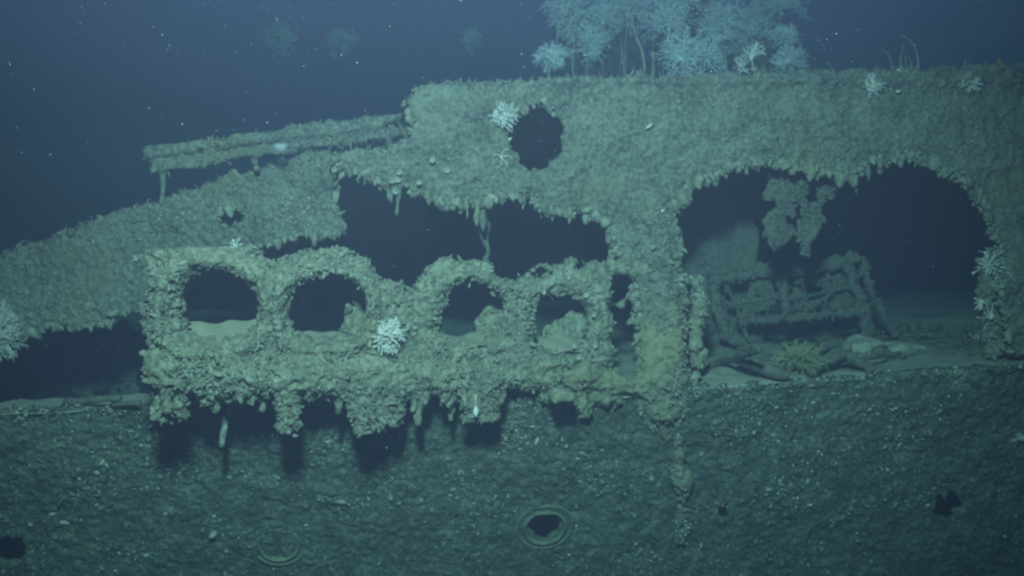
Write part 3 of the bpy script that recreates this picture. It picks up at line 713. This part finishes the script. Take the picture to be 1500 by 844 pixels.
for k, (p1, p2) in enumerate((((1062,415),(1096,500)), ((1104,404),(1090,470)), ((1170,398),(1182,462)), ((1212,392),(1206,460)), ((1150,440),(1256,418)), ((1066,446),(1142,434)))):
    wtube('slat', [p1, ((p1[0] + p2[0]) / 2 + 3, (p1[1] + p2[1]) / 2), p2], fv + .05, .018, M['dark'], lat, 12, .012, 30 + k, 8)
FP, FNn = [], []
for o in [c for c in lat.children if c.type == 'MESH']:
    co = np.zeros(len(o.data.vertices) * 3, np.float32); o.data.vertices.foreach_get('co', co); nn = np.zeros_like(co); o.data.vertices.foreach_get('normal', nn)
    FP.append(co.reshape(-1, 3)); FNn.append(nn.reshape(-1, 3))
FP = np.concatenate(FP); FNn = np.concatenate(FNn); k = rng.integers(0, len(FP), 1800); Lq = rng.gamma(2, .008, 1800) + .006
stuff('frame_growth', [lumps(FP[k[:900]], FNn[k[:900]], Lq[:900] * .8, .8), fingers(FP[k[900:]], FNn[k[900:]] + DOWN * .6 + rng.normal(size=(900, 3)) * .5, Lq[900:], Lq[900:] * .3)], M['dark'], lat)
n = 800; px_ = rng.uniform(1010, 1480, n); py_ = 492 + rng.beta(1.4, 1.8, n) * 46 - (px_ - 1010) * .03
rb_ = floor_at(px_, py_, .03); rb_ = rb_ + EW * (sag(loc(rb_)[:, :1]))
stuff('silt_rubble', [lumps(rb_[:600], EW, rng.gamma(1.4, .010, 600) + .005, .6), fingers(rb_[600:], rng.normal(size=(200, 3)) * [1, 1, .25], rng.gamma(2, .03, 200) + .02, rng.uniform(.004, .012, 200), .2)], M['dark'], wreck)
# loose wreckage on the deck
def debris(name, pts, r, matl, label, cat, nz=.02, n=18, seed=0, group=None):
    Q = [floor_at(np.array(float(x)), np.array(float(y)), h) for x, y, h in pts]
    V, F = tube(spline(Q, n), r, 9, nz, seed); o = mesh_obj(name, V, F, matl)
    return tag(o, label, cat, group)
debris('bar', [(1062,530,.06),(1088,522,.22),(1112,512,.36)], .026, M['dark'], 'straight thin bar propped up against the bent post of the collapsed frame', 'bar')
debris('bent_pipe', [(1080,524,.16),(1108,536,.12),(1132,546,.07),(1152,549,.05)], .06, M['dark'], 'thick bent pipe lying on sediment just below the bushy sponge', 'pipe', .02, 20, 2)
debris('bent_pipe', [(1186,545,.06),(1214,530,.12),(1238,520,.16),(1262,533,.10),(1276,540,.05)], .05, M['dark'], 'crooked pipe arching over the sediment beside the bushy sponge', 'pipe', .02, 22, 3)
debris('plank', [(96,590,.03),(140,586,.07),(176,583,.10)], .03, M['dark'], 'pale plank lying on the deck below the sloping plate', 'plank', .008, 10, 4)
debris('plank', [(165,593,.03),(205,590,.06)], .022, M['dark'], 'short stub of wood beside the corner of the window front', 'plank', .008, 8, 5)
debris('bent_pipe', [(1040,536,.04),(1062,528,.05),(1078,531,.03)], .035, M['dark'], 'short pipe stub in the sediment at the foot of the growth-covered pillar', 'pipe', .015, 14, 12)
debris('cable', [(1110,528,.05),(1140,518,.07),(1172,512,.05),(1196,516,.08),(1222,508,.05)], .012, M['dark'], 'slack cable winding across the sediment behind the bushy sponge', 'cable', .006, 30, 13)
debris('bar', [(1206,538,.03),(1262,526,.10),(1318,520,.05)], .022, M['dark'], 'long low bar lying among the rubble past the crooked pipe', 'bar', .012, 20, 14)
debris('bar', [(1300,528,.02),(1350,520,.03),(1392,521,.02)], .02, M['dark'], 'thin half-buried bar on the open sediment beyond the rubble', 'bar', .012, 16, 15)
def rock(name, px, py, w_, hgt, dep, label, cat, seed, matl):
    c = loc(floor_at(np.array(float(px)), np.array(float(py))))
    def f(p): return boxs(p, (c[0], c[1], c[2] + hgt * .3), (w_, dep, hgt), .02) + .05 * fbm(p, 5, 3, seed=seed) + .01 * billow(p, 16, 2, seed=seed + 3) + .5 * np.clip(p[..., 2] - c[2] - hgt * .2, 0, 1) * np.abs(p[..., 0] - c[0]) / w_
    o, i = nets_obj(name, f, c - [w_ + .15, dep + .15, .12], c + [w_ + .15, dep + .15, hgt * 1.6 + .12], .02, matl, None)
    return tag(o, label, cat)
rock('rubble_block', 1262, 514, .20, .10, .18, 'silted rubble block lying behind the crooked pipe', 'rubble', 201, M['deck'])
rock('rubble_block', 1316, 512, .26, .07, .2, 'low flat rubble slab at the foot of the outer frame post', 'rubble', 211, M['deck'])
rock('rubble_block', 1216, 508, .14, .09, .12, 'jagged rubble lump under the lower rail of the collapsed frame', 'rubble', 241, M['dark'])
rock('rubble_block', 1290, 518, .12, .08, .09, 'small jagged rubble lump between the two pale silted blocks', 'rubble', 251, M['dark'])
rock('rubble_block', 1372, 510, .16, .05, .12, 'flat dark rubble slab on the open sediment near the slim column', 'rubble', 261, M['dark'])
rock('rubble_block', 826, 580, .1, .05, .1, 'small encrusted knob where the window front meets the deck edge', 'rubble', 231, M['bank'])

# ================================================================== CORALS AND OTHER LIFE
def segs(P0, P1, r0, r1, sides=4):
    n = len(P0); D = norm(P1 - P0); ref = np.where(np.abs(D[:, 2:3]) > .9, [[1., 0, 0]], [[0, 0, 1.]])
    X = norm(np.cross(D, ref)); Yv = np.cross(D, X); V = []
    for P, r in ((P0, r0), (P1, r1)):
        for k in range(sides):
            a = 2 * math.pi * k / sides; V.append(P + (X * math.cos(a) + Yv * math.sin(a)) * r[:, None])
    V.append(P1 + D * (r1 * 1.3)[:, None]); V = np.stack(V, 1); T = []
    for k in range(sides):
        a, b = k, (k + 1) % sides; T += [(a, b, b + sides), (a, b + sides, a + sides), (a + sides, b + sides, 2 * sides)]
    T = np.array(T); return V.reshape(-1, 3), (T[None] + (np.arange(n) * V.shape[1])[:, None, None]).reshape(-1, 3)
def branches(base, axis, size, n0=7, levels=5, spread=.9, r=.012, fork=.42, rg=None, flat=None):
    rg = rg or rng; axis = norm(np.asarray(axis, float))
    d = norm(axis + rg.normal(size=(n0, 3)) * spread); p = np.repeat(np.asarray(base, float)[None], n0, 0)
    q = .93; L0 = 1.22 * size * (1 - q) / (1 - q ** levels); out = []; rad = np.full(n0, r)
    side = norm(rg.normal(size=3)); ml = (rg.uniform(.5, 1.15, n0) * (1 + .35 * (d @ side)))[:, None]
    for l in range(levels):
        L = L0 * q ** l * rg.uniform(.7, 1.3, (len(p), 1)) * ml
        e = p + d * L; out.append((p, e, rad, rad * .82))
        k = 2
        p = np.repeat(e, k, 0); d = norm(np.repeat(d, k, 0) + rg.normal(size=(len(p), 3)) * fork); rad = np.repeat(rad * .82, k); ml = np.repeat(ml, k, 0)
        if flat is not None: d = norm(d - .5 * (d @ flat)[:, None] * flat)
    return segs(*[np.concatenate([o[k] for o in out]) for k in range(4)])
def coral(name, base, axis, size, label, cat='coral', group=None, stem=None, matl='coral', n0=7, levels=5, spread=.9, r=.010, fork=.42, seed=0, flat=None):
    rg = np.random.default_rng(seed + 500)
    base = np.asarray(base, float); foot = base if stem is None else np.asarray(stem, float)
    t = tag(empty(name, foot), label, cat, group)
    V, F = branches(base, axis, size, n0, levels, spread, r, fork, rg, flat); mesh_obj('branches', V, F, M[matl], t)
    if stem is None:
        V, F = lumps(base[None], np.asarray([axis], float), np.array([size * .16]), .7, rg); mesh_obj('holdfast', V, F, M['coralstem'], t)
    else:
        mid = (base + foot) / 2 + rg.normal(size=3) * .06 * np.linalg.norm(base - foot)
        V, F = tube(spline([foot + [0, 0, -.04], mid, base], 10), np.linspace(r * 1.5, r, 10) * (.12 if group == 'distant stalked corals' else 1), 7, r * .5, seed); mesh_obj('stem', V, F, M['coralstem'], t)
    return t
TO = -EV
# white stony corals on the wreck
b = bank_at(572, 486, -.16); coral('white_coral', b, TO + EW * .25, .155, 'bright white bushy coral between the second and third arched windows', n0=34, levels=4, spread=.9, r=.0085, fork=.55, seed=1)
b = bank_at(562, 500, -.16); coral('white_coral', b, TO + DOWN * .35, .10, 'small white coral tuft at the foot of the bright bushy one', n0=16, levels=3, spread=.7, r=.008, seed=2)
coral('white_coral', wall_at(np.array(734.), np.array(172.), WV - .05), TO + EW * .2, .105, 'white coral rosette at the rim of the round hole in the plating', n0=36, levels=4, spread=1.0, r=.006, fork=.4, seed=3)
coral('white_coral', wall_at(np.array(1277.), np.array(130.), WV - .04), TO + EW * .5, .095, 'pale coral tuft on the upper plating below the bare sea whips', n0=20, levels=4, spread=1.0, r=.0055, seed=4)
coral('white_coral', wall_at(np.array(1421.), np.array(126.), WV - .04), TO + EW * .6, .11, 'lone pale coral tuft high on the hazy end of the plating', n0=16, levels=4, spread=1.0, r=.0055, seed=5)
coral('white_coral', wall_at(np.array(1448.), np.array(392.), .22), TO + EW * .9, .15, 'white fan of coral on top of the slim column in the wide opening', n0=26, levels=4, spread=1.0, r=.0065, seed=6)
coral('white_coral', at(np.array(-6.), np.array(490.), -.05), np.array([.35, -.5, .35]), .26, 'large feathery white coral beside the ragged lower edge of the sloping plate', n0=64, levels=5, spread=.95, r=.0048, fork=.40, seed=7, stem=at(np.array(-20.), np.array(520.), .9))
coral('white_coral', plane_hit(np.array(1494.), np.array(640.), ORG, HN), norm(np.array([-.6, -1, .3])), .15, 'larger white coral sprig on the lower hull plating', n0=7, levels=4, spread=.45, r=.008, seed=8)
coral('white_coral', plane_hit(np.array(1503.), np.array(662.), ORG, HN), norm(np.array([-.3, -1, .1])), .09, 'small white coral sprig just under the larger one on the hull', n0=8, levels=3, spread=.6, r=.008, seed=9)
coral('white_coral', bank_at(346, 362, -.05), TO + EW, .075, 'tiny white coral sprig on the crown of the sand-filled window', n0=7, levels=3, spread=.8, r=.005, seed=10)
coral('white_coral', plane_hit(np.array(203.), np.array(380.), SP, SN) - SN * 0 + SN * .02, TO + EW * .4, .055, 'tiny white coral speck on the sloping plate', n0=7, levels=3, spread=.9, r=.005, seed=11)
coral('white_coral', floor_at(np.array(1436.), np.array(506.)), EW + TO * .5, .17, 'dim spreading coral on the sediment at the end of the opening', n0=9, levels=4, spread=.8, r=.007, seed=12)
coral('bushy_sponge', floor_at(np.array(1168.), np.array(532.), .10), EW + TO * .5, .22, 'bushy yellow-green sponge on the sediment before the collapsed frame', 'sponge', n0=44, levels=5, spread=.75, r=.009, fork=.5, matl='sponge', seed=13)

# forest of sea fans on the upper deck
deckz = topw - .08
def deck_coral(px, py, rpx, v, seed, label, group, matl='fan', n0=None, r=.0054, levels=6):
    v = v + .4; n0 = n0 or random.choice((20, 26, 32))
    c = wall_at(np.array(float(px)), np.array(float(py)), v); s = (8 + v) / FOC; lc = loc(c); foot = W((lc[0] + random.uniform(-.12, .12), lc[1], deckz))
    size = rpx * s * .98
    if lc[2] - size * .75 < deckz: base = W((lc[0], lc[1], max(deckz, lc[2] - size * .8))); st = None if base is not None and lc[2] - size * .8 <= deckz else foot
    else: base = c - EW * size * .12; st = foot
    coral('sea_fan', base, EW * .55 + TO * .35, size, label, 'coral', group, st, matl, n0, levels, 1.5, r, .42, seed)
G = 'corals crowding the upper deck'
pal = 'bushy pale blue-white coral in the thicket on top of the deckhouse'
dimm = 'dull brownish coral bush deep in the thicket on top of the deckhouse'
PL = {808: 'round pale coral ball at the edge of the thicket, standing clear over open water', 1000: 'broad low pale coral cushion on the plating edge beside the thick bare trunk', 1028: 'low pale coral cushion overlapping the broad one beside the bare trunk',
      982: 'dense round pale coral above the broad low cushion', 1152: 'pale feathery coral low at the thicket edge facing the sea whips', 1150: 'pale coral just above the feathery one facing the sea whips', 1146: 'tall stalked pale coral topping the thicket edge facing the sea whips'}
for k, (x, y, r_, v) in enumerate([(808,84,27,1.6),(846,14,40,2.6),(882,30,42,2.8),(828,-6,34,2.4),(920,18,36,3.0),(982,30,38,1.9),(1004,-8,30,1.8),(1000,84,36,1.4),(1028,86,34,1.5),(1060,32,30,2.2),(1084,50,32,2.4),(1040,56,26,2.3),
                                   (1150,52,24,1.9),(1152,90,28,1.7),(1146,8,30,2.5),(1110,-5,34,2.8),(900,-10,40,3.2),(960,-5,34,2.6),(866,66,30,2.4),(832,40,30,2.9),(1112,28,32,2.9)]):
    deck_coral(x, y, r_, v, 40 + k, PL.get(x, pal), G)
for k, (x, y, r_, v) in enumerate([(1020,18,44,3.4),(1062,84,40,2.6),(1122,56,46,3.2),(878,84,36,2.9),(842,82,30,3.3),(960,76,36,3.2),(1120,92,30,2.4),(910,62,38,3.4)]):
    deck_coral(x, y, r_, v, 80 + k, dimm, G, 'growth', 16)
coral('sea_fan', wall_at(np.array(1101.), np.array(88.), 1.2), EW + TO * .2, .17, 'twisted little white coral at the foot of the thicket', n0=5, levels=4, spread=.5, r=.011, fork=.6, seed=120, stem=W((*loc(wall_at(np.array(1101.), np.array(88.), 1.2))[:2], deckz)))
coral('sea_fan', wall_at(np.array(1084.), np.array(104.), 1.0), EW + TO * .3, .13, 'tiny stubby white coral beside the twisted one in the thicket', n0=7, levels=4, spread=.6, r=.008, seed=121, stem=W((*loc(wall_at(np.array(1084.), np.array(104.), 1.0))[:2], deckz)))
def whip(pts, v, r0, label, group=None, name='sea_whip'):
    Q = [wall_at(np.array(float(x)), np.array(float(y)), v) for x, y in pts]; Q[0] = Q[0] + DOWN * .12
    V, F = tube(spline(Q, 18), np.linspace(r0, r0 * .45, 18), 6, r0 * .4, int(pts[0][0])); return tag(mesh_obj(name, V, F, M['growth']), label, 'sea whip', group)
whip([(946,108),(941,78),(930,50),(926,25)], 1.3, .018, 'thick bare coral trunk rising among the thicket on the deckhouse')
whip([(952,108),(957,92),(954,76)], 1.3, .011, 'short forked stub beside the thick bare coral trunk')
for pts, lb in (([(1346,104),(1344,82),(1335,62),(1319,50)], 'longest bare sea whip, bowed over at the tip, on the plating edge'), ([(1316,104),(1320,84),(1323,66)], 'straight upright sea whip beside the long bowed one'), ([(1308,104),(1304,86),(1291,72)], 'sea whip leaning away from the straight upright one'),
                ([(1328,104),(1327,92),(1325,80)], 'short stub of sea whip under the long bowed one'), ([(1336,104),(1335,94),(1331,84)], 'short stub of sea whip under the long bowed one')):
    whip(pts, .5, .011, lb, 'sea whips on the plating edge')
whip([(1222,108),(1219,100),(1210,92)], .4, .010, 'short bent sea whip standing alone between thicket and whip cluster')
for k, (x, y, r_) in enumerate([(415,56,24),(497,58,21),(690,60,18)]):
    c = wall_at(np.array(float(x)), np.array(float(y)), 7.6); lc = loc(c)
    coral('sea_fan', c, EW, r_ * 16 / FOC, 'faint round coral on a tall stalk far off in the blue water', 'coral', 'distant stalked corals', W((lc[0], lc[1], 0)), 'fan', 30, 6, 2.0, .013, .5, 140 + k)

# ring anemones on the plating edge and on the window front
def anemone(c, nrm, rad, label, group, seed):
    nrm = norm(np.asarray(nrm, float)); X = norm(np.cross(nrm, [0.1, .2, 1.0])); Yv = np.cross(nrm, X); rg = np.random.default_rng(seed)
    t = tag(empty('ring_anemone', c), label, 'anemone', group)
    an = np.linspace(0, 2 * math.pi, 19)[:-1]; prof = [(.55, -.2), (.85, .5), (1.0, .85), (.8, 1.0), (.55, .8), (.3, .45)]
    V = np.array([c + nrm * h * rad * .8 + (X * math.cos(a) + Yv * math.sin(a)) * r_ * rad for a in an for r_, h in prof]); m_ = len(prof); F = []
    for k in range(18):
        for q in range(m_ - 1): F.append((k * m_ + q, ((k + 1) % 18) * m_ + q, ((k + 1) % 18) * m_ + q + 1, k * m_ + q + 1))
    mesh_obj('column', V, F, M['anemone'], t)
    P = np.array([c + nrm * .75 * rad + (X * math.cos(a) + Yv * math.sin(a)) * rad * .9 for a in an]); D = norm(P - c)
    V, F = fingers(P, D + nrm * .6, np.full(18, rad * .45), np.full(18, rad * .09), .3, rg); mesh_obj('tentacles', V, F, M['anemone'], t)
for k, (x, y) in enumerate([(633,235),(584,252),(584,263),(574,264),(581,280),(613,266),(489,248),(655,250)]):
    anemone(wall_at(np.array(float(x)), np.array(float(y)), WV - .06), TO + np.array([random.uniform(-.5, .5), 0, random.uniform(-.4, .2)]), .023, 'small pale ring-shaped anemone on the ragged plating above the dark opening', 'anemones on the plating', k)
for k, (x, y) in enumerate([(858,433),(831,406),(839,506),(869,461),(872,506),(846,524),(795,428),(876,425)]):
    anemone(bank_at(x, y, -.15), TO + np.array([random.uniform(-.5, .5), 0, random.uniform(-.2, .4)]), .021, 'small pale ring-shaped anemone on the post beside the fourth window', 'anemones on the window post', 20 + k)
# pale finger anemones on the slim column
def finger_anemone(px, py, v, dirs, label, seed):
    c = wall_at(np.array(float(px)), np.array(float(py)), v); t = tag(empty('finger_anemone', c), label, 'anemone')
    V, F = lumps(c[None], TO[None], np.array([.035]), .8); mesh_obj('base', V, F, M['pale'], t)
    for dx, dz, L in dirs:
        V, F = tube(spline([c, c + np.array([dx, -.3, dz]) * L * .5, c + np.array([dx, -.35, dz + .1]) * L], 8), np.linspace(.011, .005, 8), 6, .003, seed); mesh_obj('tentacle', V, F, M['pale'], t)
finger_anemone(1452, 464, .2, [(-1, -.1, .17), (-.55, .8, .14), (-.1, .95, .13), (-.9, .3, .1)], 'pale anemone with long stretched tentacles on the slim column', 1)
finger_anemone(1438, 442, .2, [(-.8, -.8, .1), (-.9, -.2, .1), (-.4, -.9, .1), (-.95, .3, .1), (-.1, -.9, .09)], 'pale anemone with drooping tentacles under the white fan coral', 2)

# hanging sea squirt, drifting jelly, shells, brittle star, wires
c = bank_at(697, 588, -.20); t = tag(empty('sea_squirt', c), 'glossy white teardrop sea squirt dangling under the window front', 'sea squirt')
V, F = tube([c + [0, 0, .06], c, c + [0, 0, -.05]], .006, 6); mesh_obj('stalk', V, F, M['pale'], t)
V, F = tube(np.array([c + [0, 0, -.04 - .012 * k] for k in range(9)]), [.008, .013, .018, .022, .024, .023, .019, .013, .006], 10); mesh_obj('body', V, F, M['coral'], t)
c = at(np.array(411.), np.array(215.), -.2); t = tag(empty('drifting_jelly', c), 'small whitish cup-shaped jelly drifting before the girder', 'jellyfish')
an = np.linspace(0, 2 * math.pi, 25)[:-1]; prof = [(.1, -1), (.5, -.9), (.85, -.5), (1, .05), (.96, .3), (.85, .3), (.8, 0), (.6, -.5), (.1, -.75)]
V = np.array([c + np.array([math.cos(a) * r_ * .068, math.sin(a) * r_ * .068, h * .055]) for a in an for r_, h in prof]); m_ = len(prof)
F = [(k * m_ + q, ((k + 1) % 24) * m_ + q, ((k + 1) % 24) * m_ + q + 1, k * m_ + q + 1) for k in range(24) for q in range(m_ - 1)]
jm = mat('jelly', [(.55,.57,.57), (.62,.64,.64), (.7,.7,.7)], 6, 0, rough=.4); jb = jm.node_tree.nodes['Principled BSDF']
jb.inputs['Alpha'].default_value = .3
mesh_obj('bell', V, F, jm, t)
V = np.array([c + np.array([math.cos(a) * r_ * .066, math.sin(a) * r_ * .066, .012 + h]) for a in an for r_, h in ((1.05, 0), (1.05, .012), (.9, .012), (.9, 0))])
F = [(k * 4 + q, ((k + 1) % 24) * 4 + q, ((k + 1) % 24) * 4 + (q + 1) % 4, k * 4 + (q + 1) % 4) for k in range(24) for q in range(4)]
mesh_obj('rim', V, F, jm, t)
def shell(px, py, v, sx, rot, label, on=None):
    c = wall_at(np.array(float(px)), np.array(float(py)), v) if on is None else on
    V = ICO_V * np.array([sx, sx * .35, sx * .42]); V[:, 2] += .12 * V[:, 0]
    ca, sa = math.cos(rot), math.sin(rot); V = np.stack([V[:, 0] * ca - V[:, 2] * sa, V[:, 1], V[:, 0] * sa + V[:, 2] * ca], -1)
    o = mesh_obj('shell', V + c, ICO_F, M['pale']); return tag(o, label, 'shell')
shell(951, 185, WV - .05, .042, .45, 'pale slanting shell alone on the bare upper plating')
shell(1316, 134, WV - .05, .034, .1, 'pale rounded shell just below the bare sea whips')
shell(747, 204, WV - .05, .028, .5, 'pale shell under the coral rosette at the round hole')
c = wall_at(np.array(734.), np.array(230.), WV - .06); t = tag(empty('brittle_star', c), 'small pale brittle star with curled arms below the round hole', 'brittle star')
V, F = lumps(c[None], TO[None], np.array([.013]), .5); mesh_obj('disc', V, F, M['pale'], t)
for q in ([(746,229),(752,236)], [(742,240),(745,246)], [(728,226),(722,229)], [(735,240),(730,245)], [(738,221),(744,218)]):
    V, F = tube(spline([c] + [wall_at(np.array(float(x)), np.array(float(y)), WV - .06) for x, y in q], 10), np.linspace(.0045, .002, 10), 6); mesh_obj('arm', V, F, M['pale'], t)
def wire(pts, off, r, label):
    Q = [bank_at(x, y, off) for x, y in pts]; V, F = tube(spline(Q, 24), r, 6, r * .4, 3); tag(mesh_obj('wire', V, F, M['growth']), label, 'wire')
wire([(536,514),(560,522),(590,530),(612,531),(622,524)], -.17, .0035, 'thin wire slung along the band below the bright bushy coral')
wire([(376,530),(372,545),(364,560),(362,562)], -.19, .0035, 'thin pale strand hanging on the band below the first window')
wire([(706,528),(704,545),(698,562),(697,580)], -.19, .0055, 'thick growth-covered strand running down to the sea squirt')
wire([(660,568),(659,576),(656,582)], -.2, .004, 'short white worm tube under the third window')
a = wall_at(np.array(331.), np.array(612.), -.30); b = wall_at(np.array(324.), np.array(655.), -.36)
V, F = tube(spline([a + [.01, .12, .14], a, (a + b) / 2, b], 12), [.03] * 10 + [.028, .02], 9, .008, 8); tag(mesh_obj('pipe_stub', V, F, M['hullgrowth']), 'short pale pipe stub hanging in the shadow under the window front', 'pipe')

# drifting particles in the water
n = 70000; P = np.stack([rng.uniform(-6, 6, n), rng.uniform(-6.2, 6.5, n), rng.uniform(-1.5, 6.0, n)], -1)
ok = ~((P[:, 1] > -.95) & (P[:, 2] < 3.2)) & ((P[:, 2] > 1.9) | (rng.random(n) < .22)); P = P[ok]; n = len(P)
sz = (rng.gamma(1.0, .00042, n) + .0005) * np.clip((P[:, 1] + 8) / 6, .3, 1.15)
OV = np.array([(1, 0, 0), (-1, 0, 0), (0, 1, 0), (0, -1, 0), (0, 0, 1), (0, 0, -1)], float); OF = np.array([(0,2,4),(2,1,4),(1,3,4),(3,0,4),(2,0,5),(1,2,5),(3,1,5),(0,3,5)])
V = P[:, None] + OV[None] * sz[:, None, None] * rng.uniform(.5, 1.6, (n, 6, 1)) + OV[None, :, 2:3] * sz[:, None, None] * np.array([.5, 0, .5])
o = mesh_obj('marine_snow', V.reshape(-1, 3), (OF[None] + (np.arange(n) * 6)[:, None, None]).reshape(-1, 3), M['snow'], kind='stuff')
o['label'] = 'white specks of marine snow drifting in the dark water'; o['category'] = 'marine snow'

# ================================================================== haze (the water itself) and seabed
seab = mesh_obj('seabed', np.array([(-70, -40, -5.0), (70, -40, -5.0), (70, 70, -5.0), (-70, 70, -5.0)]), [(0, 1, 2, 3)], M['seabed'], smooth=False)
seab['kind'] = 'structure'
V = np.array([(x, y, z) for z in (-6.0, 7.5) for y in (-14, 45) for x in (-45, 45)], float)
hz = mesh_obj('haze', V, [(0,2,3,1),(4,5,7,6),(0,1,5,4),(2,6,7,3),(0,4,6,2),(1,3,7,5)], None, smooth=False, kind='stuff')
m = bpy.data.materials.new('sea_water_haze'); m.use_nodes = True; n = m.node_tree; n.nodes.clear()
o = n.nodes.new('ShaderNodeOutputMaterial'); pv = n.nodes.new('ShaderNodeVolumePrincipled')
pv.inputs['Color'].default_value = (.118, .135, .21, 1)
pv.inputs['Density'].default_value = .075
pv.inputs['Anisotropy'].default_value = 0.0
pv.inputs['Absorption Color'].default_value = (.0, .25, .25, 1)
n.links.new(pv.outputs[0], o.inputs['Volume']); hz.data.materials.append(m)
